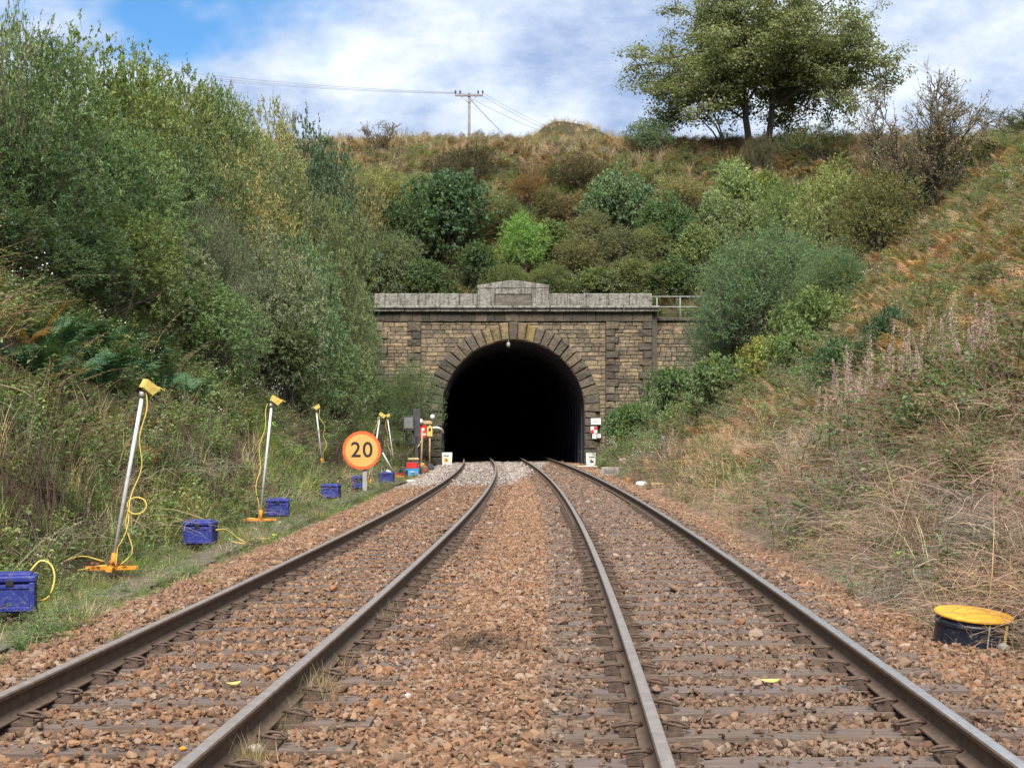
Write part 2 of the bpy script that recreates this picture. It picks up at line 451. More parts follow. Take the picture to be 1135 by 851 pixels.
def rail_mesh(fn, side, c, s):
    ys = np.concatenate([np.arange(-12, 30, .5), np.arange(30, 130, 1.0), [130]])
    k = len(prof); V = []
    for Y in ys:
        a = heading(fn, Y); u = side * .7525
        bx_, bz = float(fn(Y)) + u * math.cos(a), .02 + c + s * u
        by_ = Y - u * math.sin(a)
        V.append(np.stack([bx_ + prof[:, 0] * math.cos(a), by_ - prof[:, 0] * math.sin(a), bz + prof[:, 1]], 1))
    n = len(ys); i = (np.arange(n - 1) * k)[:, None]; j = np.arange(k)[None]; j2 = (j + 1) % k
    Q = np.stack([i + j, i + j2, i + k + j2, i + k + j], -1).reshape(-1, 4)
    return mk_mesh('rail', np.concatenate(V), [(Q, 0)], [M['rail_bright' if fn is xR and side > 0 else 'rail']])
slp = []
for k in range(5):
    bm = bmesh.new(); bmesh.ops.create_grid(bm, x_segments=14, y_segments=2, size=.5)
    rr = random.Random(k)
    for v in bm.verts: v.co = Vector((v.co.x * 2.6, v.co.y * .25 + rr.uniform(-.006, .006), rr.uniform(-.007, .003)))
    g_ = bmesh.ops.extrude_face_region(bm, geom=bm.faces[:])
    for v in [e for e in g_['geom'] if isinstance(e, bmesh.types.BMVert)]: v.co.z = -.13
    bmesh.ops.recalc_face_normals(bm, faces=bm.faces[:])
    me = bpy.data.meshes.new('sleeper'); bm.to_mesh(me); bm.free(); me.materials.append(M['sleeper']); slp.append(me)
cl = Geo(); cl.tube([(-.02, -.012, .052), (.03, -.045, .058), (.085, -.052, .05), (.122, -.03, .042), (.13, .0, .04), (.118, .032, .044), (.08, .05, .056), (.03, .046, .062), (-.005, .03, .05), (-.03, .012, .044)], .009, 5)
cl = cl.mesh('clip', [M['clip']], True)
bp = Geo(); bp.box((0, 0, .0085), (.34, .17, .019)); bp.box((.115, 0, .028), (.05, .12, .03)); bp.box((-.115, 0, .028), (.05, .12, .03))
for sx in (-1, 1):
    for sy in (-1, 1): bp.tube([(sx * .15, sy * .055, .015), (sx * .15, sy * .055, .04)], .014, 6)
bp = bp.mesh('baseplate', [M['iron']])
SPACE = .70
track_roots = {}
for key, lab, y0 in (('L', 'left railway track, its far end bedded in fresh grey stone by the tunnel', 3.0), ('R', 'right railway track, on brown ballast all the way into the tunnel', 3.3)):
    fn, c, s = TRK[key]
    root = empty('railway_track', (float(fn(6.)), 6.0, 0), 0, lab, 'railway track')
    track_roots[key] = root
    inv = Matrix.Translation(-root.location)
    for side in (-1, 1):
        o = mobj('rail', rail_mesh(fn, side, c, s), None, root); o.matrix_local = inv
    for n in range(122):
        Y = y0 + n * SPACE
        if Y > 88: break
        rr = random.Random(n + ord(key))
        a = heading(fn, Y)
        o = mobj('sleeper', slp[rr.randrange(5)], None, root)
        o.location = (float(fn(Y)) + rr.uniform(-.03, .03) - root.location.x, Y + rr.uniform(-.02, .02) - 6.0, c)
        o.rotation_euler = (0, -s, -a + rr.uniform(-.008, .008) + (math.pi if rr.random() < .5 else 0))
        flip = 1 if abs(o.rotation_euler[2]) < 1 else -1
        if flip < 0: o.rotation_euler[1] = s
        if Y < 34:
            for side in (-1, 1):
                b = mobj('baseplate', bp, None, o); b.location = (side * .7525 * flip, 0, .002)
                if Y < 26:
                    for d in (-1, 1):
                        q_ = mobj('clip', cl, None, o)
                        q_.location = (side * .7525 * flip + d * .072, rr.uniform(-.012, .012), .004)
                        q_.rotation_euler = (0, rr.uniform(-.12, .12), (0 if d > 0 else math.pi) + rr.uniform(-.15, .15))

# ------------------------------------------------------------------ ballast stones
def stone_material():
    m, nt, out = new_mat('ballast_stone')
    a = nt.nodes.new('ShaderNodeAttribute'); a.attribute_type = 'INSTANCER'; a.attribute_name = 'tint'
    n = noise(nt, 28, 5, .65); n2 = noise(nt, 11, 4, .6)
    k = mrange(nt, n, .25, .75, .68, 1.3)
    col = nd(nt, 'ShaderNodeVectorMath', {'operation': 'SCALE'}, i0=a.outputs['Color'], Scale=k).outputs[0]
    col = mixc(nt, mrange(nt, n2, .52, .7, 0, .5), col, (.26, .15, .085))
    s = nd(nt, 'ShaderNodeBsdfPrincipled', Base_Color=col, Roughness=.88)
    s.inputs['Specular IOR Level'].default_value = .25
    nt.links.new(bump(nt, n, .006, .6), s.inputs['Normal']); nt.links.new(s.outputs[0], out.inputs[0])
    return m
M['stone'] = stone_material()
stone_protos = []
for k in range(10):
    rr = np.random.default_rng(100 + k)
    bm = bmesh.new()
    p = rr.normal(size=(13, 3)); p = nrm(p) * rr.uniform(.75, 1.1, (13, 1)) * np.array([1.0, rr.uniform(.62, .95), rr.uniform(.5, .8)])
    for v in p: bm.verts.new(v)
    r_ = bmesh.ops.convex_hull(bm, input=bm.verts[:])
    loose = [v for v in bm.verts if not v.link_faces]
    if loose: bmesh.ops.delete(bm, geom=loose, context='VERTS')
    bmesh.ops.bevel(bm, geom=bm.edges[:], offset=.06, segments=1, affect='EDGES')
    me = bpy.data.meshes.new('stone'); bm.to_mesh(me); bm.free(); me.materials.append(M['stone']); stone_protos.append(me)
def ballast():
    P = []
    for y0, y1, dens, size in ((6.0, 10, 900, .0235), (10, 15, 760, .0245), (15, 26, 540, .0265), (26, 42, 250, .033), (42, 62, 110, .043), (62, 84, 60, .055)):
        W = 10.6
        n = int((y1 - y0) * W * dens)
        Y = RNG.uniform(y0, y1, n); X = RNG.uniform(-5.6, 5.0, n)
        k = (np.abs(X) < .355 * Y + 1.2) & (X > toe_left(Y) - .1 + .25 * RNG.normal(size=n)) & (X < toe_right(Y) + .15 + .2 * RNG.normal(size=n).clip(-2, 1.5)) & (X > -3.80 + .25 * sstep(40, 70, Y) - .75 * RNG.random(n) ** 2.6)
        X, Y = X[k], Y[k]; n = len(X)
        S = size * np.exp(RNG.normal(0, .33, n))
        Z = terr(X, Y)
        keep = np.ones(n, bool)
        for key, y0_ in (('L', 3.0), ('R', 3.3)):
            fn, c, s = TRK[key]
            u = X - fn(Y)
            keep &= ~(np.abs(np.abs(u) - .7525) < np.where(S > .03, .088, .078))
            near = np.abs(u) < 1.28
            ph = np.abs(((Y - y0_ + .35) % SPACE) - .35)
            on = near & (ph < .135)
            pk = np.where(key == 'L', .40, .16) + .35 * sstep(.9, 1.3, np.abs(u)) * (1 if key == 'L' else .6) + .25 * (vnoise(X, Y, 1.7) > .75)
            pk = np.where(np.abs(np.abs(u) - .7525) < .24, .06, pk) + .0
            keep &= ~on | (RNG.random(n) < pk)
            S = np.where(on, S * .8, S)
            Z = np.where(on, c + s * u + S * .45, np.where(near, -.048 + c + s * u + RNG.uniform(0, .038, n), Z))
        on_any = np.zeros(n, bool)
        Z = Z + RNG.uniform(-.012, .014, n)
        P.append(np.stack([X, Y, Z, S], 1)[keep])
    P = np.concatenate(P); n = len(P)
    X, Y, Z, S = P.T
    pal = np.array([(.36, .215, .125), (.30, .17, .095), (.42, .28, .175), (.24, .15, .095), (.40, .235, .125), (.33, .25, .18), (.17, .11, .075), (.46, .36, .265), (.36, .185, .09)])
    w = np.array([.22, .16, .13, .12, .12, .10, .06, .04, .05])
    tint = pal[RNG.choice(len(pal), n, p=w / w.sum())] * RNG.uniform(.8, 1.2, (n, 1))
    # duller, browner stones inside the right-hand track
    uR = X - xR(Y); uL = X - xL(Y)
    inR = (np.abs(uR) < 1.35)
    g = tint.mean(1, keepdims=True)
    tint = np.where(inR[:, None], (tint * .62 + g * np.array([1.14, .97, .84]) * .38) * .9, tint)
    # rusty stain beside each rail
    near = np.minimum(np.abs(np.abs(uR) - .75), np.abs(np.abs(uL) - .75))
    st = (np.exp(-(near / .22)**2) * RNG.uniform(.2, .9, n))[:, None]
    tint = tint * (1 - st) + st * np.array([.17, .10, .062])
    # pale chips in the right track and in the six-foot
    pale = (RNG.random(n) < .035) | ((RNG.random(n) < .22) & (vnoise(X, Y, .9) > 1.0))
    tint = np.where(pale[:, None], tint * .4 + np.array([.52, .45, .38]) * .6, tint)
    # oily dark patch in the six-foot
    d = np.hypot((X + .26), (Y - 11.6) / 1.7)
    oil = (np.exp(-(d / .33)**2) * RNG.uniform(.5, 1.05, n))[:, None].clip(0, .95)
    tint = tint * (1 - oil) + oil * np.array([.035, .03, .028])
    # fresh grey stone at the far end of the left track
    gz = (sstep(46.5, 48, Y + RNG.normal(0, .7, n)) * (uL > -2.6)) * (X < -.1 + .062 * (Y - 47) + RNG.normal(0, .12, n))
    grey = np.array([.46, .45, .43]) * RNG.uniform(.55, 1.25, (n, 1))
    tint = tint * (1 - gz[:, None]) + grey * gz[:, None]
    # cess on the left is darker and dirtier
    ce = (sstep(.9, 1.7, -uL - .8) * RNG.uniform(0, .55, n))[:, None]
    tint = tint * (1 - ce) + ce * np.array([.17, .12, .08])
    tint = tint * .86 + tint.mean(1, keepdims=True) * .14
    tint = np.clip(tint * np.array([.72, .64, .59]), .02, .6)
    scl = S[:, None] * RNG.uniform(.8, 1.25, (n, 3))
    rot = np.stack([RNG.normal(0, .4, n), RNG.normal(0, .4, n), RNG.uniform(0, 6.28, n)], 1)
    scatter('ballast_stones', np.stack([X, Y, Z], 1), rot, scl, RNG.integers(0, 10, n), tint, stone_protos,
            'loose brown and orange ballast stones around the rails, grey towards the tunnel', 'ballast')
    return n
print('ballast stones', ballast())

# ------------------------------------------------------------------ tunnel portal
def wall_stone_mat(name, stops, lich=None, soot=.5):
    m, nt, out = new_mat(name)
    p = worldpos(nt)
    r = nd(nt, 'ShaderNodeMath', {'operation': 'FRACT'}, i0=nd(nt, 'ShaderNodeMath', {'operation': 'ADD'}, i0=isl(nt), i1=orand(nt)).outputs[0]).outputs[0]
    col = ramp(nt, r, stops)
    a = noise(nt, 4.5, 6, .65, vec=p); b = noise(nt, 1.0, 5, .6, vec=p)
    col = mixc(nt, mrange(nt, a, .4, .68, 0, .6), col, (.05, .042, .036))
    col = mixc(nt, mrange(nt, b, .48, .68, 0, soot), col, (.03, .027, .025))
    if lich:
        l = noise(nt, lich[1], 7, .7, vec=p)
        col = mixc(nt, mrange(nt, l, .40, .54, 0, lich[2]), col, lich[0])
        mp_ = nd(nt, 'ShaderNodeMapping', i0=p); mp_.inputs['Scale'].default_value = (7, 7, .8)
        d = noise(nt, 1.0, 5, .7, vec=mp_.outputs[0])
        col = mixc(nt, mrange(nt, d, .46, .64, 0, .85), col, (.06, .054, .044))
    if not lich:
        mp_ = nd(nt, 'ShaderNodeMapping', i0=p); mp_.inputs['Scale'].default_value = (2.2, 2.2, .35)
        d = noise(nt, 1.0, 6, .7, vec=mp_.outputs[0])
        col = mixc(nt, mrange(nt, d, .50, .70, 0, .7), col, (.045, .040, .034))
        g = noise(nt, 2.6, 6, .7, vec=p)
        col = mixc(nt, mrange(nt, g, .56, .70, 0, .45), col, (.12, .125, .06))
    fine = noise(nt, 16, 6, .7, vec=p)
    col = mixc(nt, mrange(nt, fine, .35, .7, .0, .45), col, mixc(nt, .5, col, (.34, .29, .22)))
    s = nd(nt, 'ShaderNodeBsdfPrincipled', Base_Color=col, Roughness=.9)
    s.inputs['Specular IOR Level'].default_value = .2
    hh = nd(nt, 'ShaderNodeMath', {'operation': 'ADD'}, i0=noise(nt, 6.5, 6, .7, vec=p), i1=a).outputs[0]
    nt.links.new(bump(nt, hh, .10, .9), s.inputs['Normal']); nt.links.new(s.outputs[0], out.inputs[0])
    return m
M['wall_stone'] = wall_stone_mat('sandstone_walling', [(0, (.13, .10, .07)), (.2, (.23, .175, .115)), (.45, (.32, .24, .15)), (.65, (.39, .285, .17)), (.82, (.27, .215, .155)), (1, (.17, .132, .095))], soot=.45)
M['dressed'] = wall_stone_mat('dressed_sandstone', [(0, (.06, .051, .042)), (.3, (.095, .079, .062)), (.6, (.13, .105, .08)), (.85, (.19, .145, .095)), (1, (.08, .068, .056))], soot=.5)
M['crown'] = wall_stone_mat('ochre_stained_stone', [(0, (.26, .17, .055)), (.5, (.30, .215, .10)), (1, (.2, .14, .075))], soot=.3)
M['frieze'] = wall_stone_mat('shaded_frieze', [(0, (.03, .027, .026)), (.45, (.075, .06, .05)), (.7, (.17, .13, .085)), (1, (.05, .043, .04))], soot=.55)  # extra dark colours paint in the shadow cast by the cornice
M['parapet'] = wall_stone_mat('lichened_parapet', [(0, (.20, .185, .165)), (.5, (.27, .25, .22)), (1, (.18, .17, .155))], lich=((.36, .35, .31), 3.2, .65), soot=.35)
M['plaque'] = wall_stone_mat('weathered_plaque', [(0, (.17, .15, .125)), (1, (.2, .175, .145))], soot=.5)
M['mortar'] = simple('wall_mortar', (.085, .068, .052), .95, var=.4, scale=3, bumpd=.02)
def prism_stone(poly, depth, bev, bulge, seed, y0=0.0):
    """a stone from its outline in the wall plane (x, z): sides, bevelled face; the face looks to -Y"""
    rr = np.random.default_rng(seed)
    p = np.asarray(poly, float); n = len(p); c = p.mean(0)
    L = np.linalg.norm(p - c, axis=1, keepdims=True)
    inner = c + (p - c) * (1 - bev / np.maximum(L, bev * 1.6)) + rr.normal(0, bev * .25, (n, 2))
    back = np.column_stack([p[:, 0], np.full(n, y0), p[:, 1]])
    rim = np.column_stack([p[:, 0], np.full(n, y0 - depth + bulge), p[:, 1]])
    fr = np.column_stack([inner[:, 0], y0 - depth + rr.normal(0, bulge * .3, n), inner[:, 1]])
    ce = np.array([[c[0], y0 - depth - bulge * rr.uniform(-.2, .5), c[1]]])
    V = np.concatenate([back, rim, fr, ce])
    k = np.arange(n); k2 = (k + 1) % n
    Q = np.concatenate([np.stack([k, k2, n + k2, n + k], 1), np.stack([n + k, n + k2, 2 * n + k2, 2 * n + k], 1)])
    Tn = np.stack([2 * n + k, 2 * n + k2, np.full(n, 3 * n)], 1)
    return V, Q, Tn
portal = empty('tunnel_portal', (.07, PORTAL, 0), 0, 'weathered sandstone tunnel portal with round arch, rusticated quoins and pale parapet', 'tunnel portal')
AR, SPR = 3.81, 2.75                      # arch radius and springing height
def pstone(name, poly, mat, depth, bev=.03, bulge=.02, y0=0.0, seed=[0], G=None):
    seed[0] += 1
    V, Q, Tn = prism_stone(poly, depth, bev, bulge, seed[0], y0)
    if G is not None: G.add(V, Q); G.F.append((Tn + G.n - len(V), 0)); return None
    return mobj(name, mk_mesh(name, V, [(Q, 0), (Tn, 0)], [mat]), None, portal)
def rect(x0, x1, z0, z1, g=.008):
    j = lambda: random.uniform(-.006, .006)
    return [(x0 + g + j(), z0 + g + j()), (x1 - g + j(), z0 + g + j()), (x1 - g + j(), z1 - g + j()), (x0 + g + j(), z1 - g + j())]
# backing wall with the arch cut out, behind the stone faces
cols = np.unique(np.concatenate([np.linspace(-13.5, -AR, 6), AR * np.cos(np.linspace(math.pi, 0, 41)), np.linspace(AR, 13.5, 6)]))
def arch_z(x): return SPR + math.sqrt(max(0, AR * AR - x * x)) if abs(x) < AR else None
W_ = Geo()
for a, b in zip(cols[:-1], cols[1:]):
    m_ = .5 * (a + b)
    za, zb = (-.3, -.3) if abs(m_) >= AR else (SPR + math.sqrt(max(0, AR * AR - a * a)), SPR + math.sqrt(max(0, AR * AR - b * b)))
    yb = .5 if abs(m_) > 7.4 else .03
    tp = 7.62 if abs(m_) > 7.4 else 8.02
    W_.add([(a, yb, za), (b, yb, zb), (b, yb, tp), (a, yb, tp), (a, .95, za), (b, .95, zb), (b, .95, tp), (a, .95, tp)], [[0, 1, 2, 3], [3, 2, 6, 7], [0, 4, 5, 1], [5, 4, 7, 6], [0, 3, 7, 4], [1, 5, 6, 2]])
mobj('wall_core', W_.mesh('wall_core', [M['mortar']]), None, portal)
# voussoirs
NV = 29
for k in range(NV):
    a0, a1 = math.pi * k / NV + .004, math.pi * (k + 1) / NV - .004
    cen = abs(k - NV // 2)
    dep = {0: 1.0, 1: .97, 2: .9}.get(cen, .84 + .04 * random.random())
    ro = AR + dep
    po = [(AR * math.cos(a0), SPR + AR * math.sin(a0)), (ro * math.cos(a0), SPR + ro * math.sin(a0)), (ro * math.cos(a1), SPR + ro * math.sin(a1)), (AR * math.cos(a1), SPR + AR * math.sin(a1))]
    po = [(x, min(z, 7.56)) for x, z in po]
    o = pstone('voussoir', po, M['crown'] if 1 <= cen <= 3 and k != 11 else M['dressed'], .14 + (.05 if cen == 0 else random.uniform(0, .05)), .08, .08, y0=.6)
    me = o.data
    co = np.empty(len(me.vertices) * 3); me.vertices.foreach_get('co', co); co = co.reshape(-1, 3)
    co[:, 1] -= np.where(co[:, 1] < .59, .6, 0); me.vertices.foreach_set('co', co.ravel()); me.update()
# jamb stones under the springing
z = -.1; k = 0
while z < SPR - .05:
    h = min(random.uniform(.36, .46), SPR - z)
    if SPR - (z + h) < .2: h = SPR - z
    for s in (-1, 1):
        w = .95 if (k % 2) else .62
        o = pstone('jamb_stone', rect(*sorted((s * AR, s * (AR + w))), z, z + h), M['dressed'], .70, .07, .07, y0=.6)
    z += h; k += 1
# pilasters with quoins at both edges
wall_jobs = []
for s in (-1, 1):
    xa, xb = 4.93, 7.42
    z = -.1; k = 0
    while z < 7.50:
        h = random.uniform(.33, .42)
        if 7.55 - (z + h) < .22: h = 7.55 - z
        wi, wo = (.72, .5) if k % 2 else (.5, .72)
        for (p0, p1) in ((xa, xa + wi), (xb - wo, xb)):
            x0, x1 = sorted((s * p0, s * p1))
            pstone('quoin', rect(x0, x1, z, z + h), M['dressed'] if random.random() < .78 else M['wall_stone'], .17 + random.uniform(0, .04), .07, .07, y0=.03)
        x0, x1 = sorted((s * (xa + wi), s * (xb - wo)))
        for (c0, c1) in ((z, z + h * .5), (z + h * .5, z + h)):
            wall_jobs.append((x0, x1, c0, c1, .105))
        z += h; k += 1
# coursed walling between the pilasters and the arch, then on the wings
z = -.1
while z < 7.5:
    h = random.uniform(.17, .28)
    if 7.55 - (z + h) < .14: h = 7.55 - z
    zmid = z + h * .5
    ro = AR + .80
    lim = ro if zmid < SPR else math.sqrt(max(0, ro * ro - (zmid - SPR)**2))
    for s in (-1, 1):
        if lim < 4.9:
            x0, x1 = sorted((s * (max(lim, .0)), s * 4.93)); wall_jobs.append((x0, x1, z, z + h, .075))
        x0, x1 = sorted((s * 7.45, s * 11.5)); wall_jobs.append((x0, x1, z, z + h, -.40))
    z += h
wall = []
for (x0, x1, z0, z1, d) in wall_jobs:
    x = x0
    while x < x1 - .01:
        w = random.uniform(.24, .72)
        if x1 - (x + w) < .2: w = x1 - x
        wall.append((x, x + w, z0, z1, d)); x += w
def seen(s):                      # how large a stone shows: hidden wing and lower-left stones come last
    x = .5 * (s[0] + s[1]); z_ = .5 * (s[2] + s[3])
    a = (s[1] - s[0]) * (s[3] - s[2])
    if x < -4.0 and z_ < 5.0: a *= .02
    if abs(x) > 9.3 or x < -8: a *= .02
    if x > 5 and z_ < 3.4: a *= .05
    return -a
wall.sort(key=seen)
G = Geo()
for n, s in enumerate(wall):
    y0 = .03 if s[4] > 0 else .5
    dep = (s[4] if s[4] > 0 else .10) + random.uniform(-.012, .018)
    if n < 290: pstone('wall_stone', rect(*s[:4], g=.012), M['wall_stone'], dep, .03, .02, y0=y0)
    else: pstone('x', rect(*s[:4], g=.012), None, dep, .03, .02, y0=y0, G=G)
o = mobj('wall_stones', G.mesh('wall_stones', [M['wall_stone']]), None, portal); o['kind'] = 'stuff'
# frieze, cornice, parapet, raised centre block
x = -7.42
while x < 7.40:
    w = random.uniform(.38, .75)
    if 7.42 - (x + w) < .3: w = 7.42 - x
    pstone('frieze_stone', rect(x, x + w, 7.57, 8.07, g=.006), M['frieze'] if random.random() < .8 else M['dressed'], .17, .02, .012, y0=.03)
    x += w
def slab(name, x0, x1, z0, z1, ya, yb, mat, bev=.03, jit=.006):
    me = rough_box(name, x1 - x0 - .01, yb - ya, z1 - z0, bev, jit, int(abs(x0) * 100 + z0 * 10))
    o = mobj(name, me, mat, portal); o.location = (.5 * (x0 + x1), .5 * (ya + yb), z0); return o
for k in range(8): slab('cornice_stone', -7.75 + k * 1.9375, -7.75 + (k + 1) * 1.9375, 8.075, 8.235, -.36, .8, M['parapet'])
for k in range(8): slab('cornice_stone', -7.82 + k * 1.955, -7.82 + (k + 1) * 1.955, 8.238, 8.39, -.46, .8, M['parapet'], .04)
xs = [-7.42, -6.2, -5.1, -3.9, -2.9, -1.9]
for a, b in zip(xs[:-1], xs[1:]):
    slab('parapet_stone', a, b, 8.393, 9.06 + random.uniform(-.012, .012), -.12, .5, M['parapet'])
    slab('parapet_stone', -b, -a, 8.393, 9.06 + random.uniform(-.012, .012), -.12, .5, M['parapet'])
for s in (-1, 1): slab('parapet_stone', *sorted((s * .98, s * 1.9)), 8.395, 9.35, -.24, .52, M['parapet'])
slab('parapet_stone', -.975, .975, 8.395, 9.0, -.20, .5, M['plaque'])
ped = pstone('pediment', [(-1.92, 9.352), (1.92, 9.352), (1.92, 9.50), (.25, 9.74), (-.25, 9.74), (-1.92, 9.50)], M['parapet'], .78, .03, .015, y0=.52)
slab('parapet_stone', -.975, .975, 9.003, 9.348, -.24, .5, M['parapet'])
for s in (-1, 1):
    for k in range(3):
        a, b = 7.5 + k * 1.4, 7.5 + (k + 1) * 1.4
        slab('coping_stone', *sorted((s * a, s * b)), 7.62, 7.80, .28, 1.0, M['dressed'])

# ------------------------------------------------------------------ tunnel bore
def lining_material():
    m, nt, out = new_mat('sooty_brick_lining')
    p = worldpos(nt)
    a = noise(nt, 3.0, 5, .65, vec=p)
    col = ramp(nt, a, [(.3, (.05, .053, .075)), (.7, (.11, .11, .14))])
    s = nd(nt, 'ShaderNodeBsdfPrincipled', Base_Color=col, Roughness=.9)
    s.inputs['Specular IOR Level'].default_value = .15
    nt.links.new(bump(nt, a, .03, .6), s.inputs['Normal']); nt.links.new(s.outputs[0], out.inputs[0])
    return m
M['lining'] = lining_material()
bore = empty('tunnel_bore', (.07, 82.6, 0), 0, 'dark sooty tunnel bore running into the hill', 'tunnel')
ang = np.linspace(0, math.pi, 25)
sec = [(AR + .02, -.35)] + [(AR * math.cos(a) * 1.005, SPR + AR * math.sin(a) * 1.005) for a in ang] + [(-AR - .02, -.35)]
ys = np.concatenate([[82.62], np.arange(83, 112, 1.5), np.arange(112, 190, 6)])
V = []
for Y in ys:
    off = float(mid(min(Y, 150)) - mid(82.)) - (max(0, Y - 150) * .12)
    V += [(off + x, Y - 82.6, z) for x, z in sec]
k = len(sec); n = len(ys)
Q = [[i * k + j, i * k + j + 1, (i + 1) * k + j + 1, (i + 1) * k + j] for i in range(n - 1) for j in range(k - 1)]
mobj('lining', mk_mesh('lining', V, [(Q, 0), ([list(range((n - 1) * k, n * k))], 0)], [M['lining']], True), None, bore)
for Y in np.arange(84, 110, 2.4):        # thickened ring courses along the bore
    G = Geo()
    off = float(mid(Y) - mid(82.))
    for (xa, za), (xb, zb) in zip(sec[:-1], sec[1:]):
        f = .985
        G.add([(off + xa, Y - 82.6, za), (off + xb, Y - 82.6, zb), (off + xb * f, Y - 82.6, zb * f + .04), (off + xa * f, Y - 82.6, za * f + .04), (off + xa, Y - 81.9, za), (off + xb, Y - 81.9, zb), (off + xb * f, Y - 81.9, zb * f + .04), (off + xa * f, Y - 81.9, za * f + .04)], [[0, 1, 2, 3], [3, 2, 6, 7], [7, 6, 5, 4]])
    mobj('brick_ring', G.mesh('brick_ring', [M['lining']]), None, bore)
V = []
for Y in ys:
    off = float(mid(min(Y, 150)) - mid(82.)) - (max(0, Y - 150) * .12)
    V += [(off - 4.1, Y - 82.6, -.06), (off + 4.1, Y - 82.6, -.06)]
mobj('bed', mk_mesh('bed', V, [([[2 * i, 2 * i + 1, 2 * i + 3, 2 * i + 2] for i in range(n - 1)], 0)], [M['ballast_bed']]), None, bore)

# ------------------------------------------------------------------ vegetation: plant builders
def grow_shrub(seed, H, Rw, n_stem, n_shoot, n_twig, n_leaf, L, W, upright=.5, clear=.18, droop=.1, twigs=False, leafskip=0.0, barkm='bark', topbare=0.0):
    """stems fan out from the base, carry shoots, shoots carry leafy twigs. Returns (stem mesh, foliage mesh)"""
    r = np.random.default_rng(seed)
    m = 9; t = np.linspace(0, 1, m)
    az_ = r.uniform(0, 6.283, n_stem); rad = np.sqrt(r.uniform(0.02, 1, n_stem))
    top = np.stack([np.cos(az_) * rad * Rw, np.sin(az_) * rad * Rw, H * (1 - .38 * rad**2) * r.uniform(.80, 1.0, n_stem) * .9], 1)
    base = np.stack([np.cos(az_) * .10 * Rw, np.sin(az_) * .10 * Rw, np.zeros(n_stem) - .15], 1) * r.uniform(.3, 1.2, (n_stem, 1))
    P = base[:, None] * (1 - t)[None, :, None] + top[:, None] * t[None, :, None]
    out = np.stack([np.cos(az_), np.sin(az_), np.zeros(n_stem)], 1)
    P += (out * rad[:, None] * Rw)[:, None] * (upright * .35 * np.sin(t * math.pi))[None, :, None] * -1.0
    P += np.cumsum(r.normal(0, .018 * H, P.shape), 1) * np.array([1, 1, .3])
    Rr = (.016 * H * (1 - .85 * t))[None] * r.uniform(.5, 1.1, (n_stem, 1))
    G = Geo(); V, Q = tubes(P, Rr, 5); G.add(V, Q)
    # shoots
    ns = n_stem * n_shoot
    si = np.repeat(np.arange(n_stem), n_shoot); u = clear + (1 - clear) * r.uniform(0, 1, ns) ** .8
    fi = u * (m - 1); i0 = np.minimum(fi.astype(int), m - 2); fr = (fi - i0)[:, None]
    S0 = P[si, i0] * (1 - fr) + P[si, i0 + 1] * fr
    Td = nrm(P[si, i0 + 1] - P[si, i0])
    a2 = r.uniform(0, 6.283, ns)
    Dd = nrm(Td * (.35 + upright) + np.stack([np.cos(a2), np.sin(a2), r.uniform(-.15, .55, ns)], 1) + out[si] * .3)
    SL = H * .30 * (1.05 - .55 * u) * r.uniform(.5, 1.2, ns)
    ms = 5; ts = np.linspace(0, 1, ms)
    SP = S0[:, None] + Dd[:, None] * (SL[:, None] * ts)[..., None]
    SP[..., 2] += (SL[:, None] * (upright * .28 * ts**2 - droop * ts**2))
    SP += np.cumsum(r.normal(0, .008 * H, SP.shape), 1)
    V, Q = tubes(SP, (.0042 * H * (1 - .8 * ts))[None] * np.ones((ns, 1)), 3); G.add(V, Q)
    # twigs
    nt_ = ns * n_twig; ti = np.repeat(np.arange(ns), n_twig); u2 = r.uniform(.12, 1, nt_)
    fi = u2 * (ms - 1); i0 = np.minimum(fi.astype(int), ms - 2); fr = (fi - i0)[:, None]
    T0 = SP[ti, i0] * (1 - fr) + SP[ti, i0 + 1] * fr
    Sd = nrm(SP[ti, i0 + 1] - SP[ti, i0])
    TD = nrm(Sd * (.6 + upright) + r.normal(0, .7, (nt_, 3)) + np.array([0, 0, .25 + .5 * upright - droop]))
    TL = H * .095 * r.uniform(.5, 1.3, nt_)
    if twigs:
        tt = np.linspace(0, 1, 3)
        TP = T0[:, None] + TD[:, None] * (TL[:, None] * tt)[..., None]
        V, Q = tubes(TP, (.0016 * H * (1 - .6 * tt))[None] * np.ones((nt_, 1)), 3); G.add(V, Q)
    stem = G.mesh('stems', [M[barkm]])
    nl = nt_ * n_leaf; li = np.repeat(np.arange(nt_), n_leaf); u3 = r.uniform(.05, 1, nl)
    LP = T0[li] + TD[li] * (TL[li] * u3)[:, None]
    LD = nrm(TD[li] * .8 + r.normal(0, .75, (nl, 3)) + np.array([0, 0, -droop]))
    LN = nrm(r.normal(0, .6, (nl, 3)) + np.array([0, 0, .9]))
    keep = r.random(nl) >= leafskip
    if topbare: keep &= r.random(nl) > topbare * sstep(.45, .95, LP[:, 2] / H)
    nl = keep.sum(); sz = r.uniform(.65, 1.25, nl)
    V, Q = leaves(LP[keep], LD[keep], LN[keep], L * sz, W * sz, .12, .1)
    return stem, mk_mesh('foliage', V, [(Q, 0)], [M['leaf']])
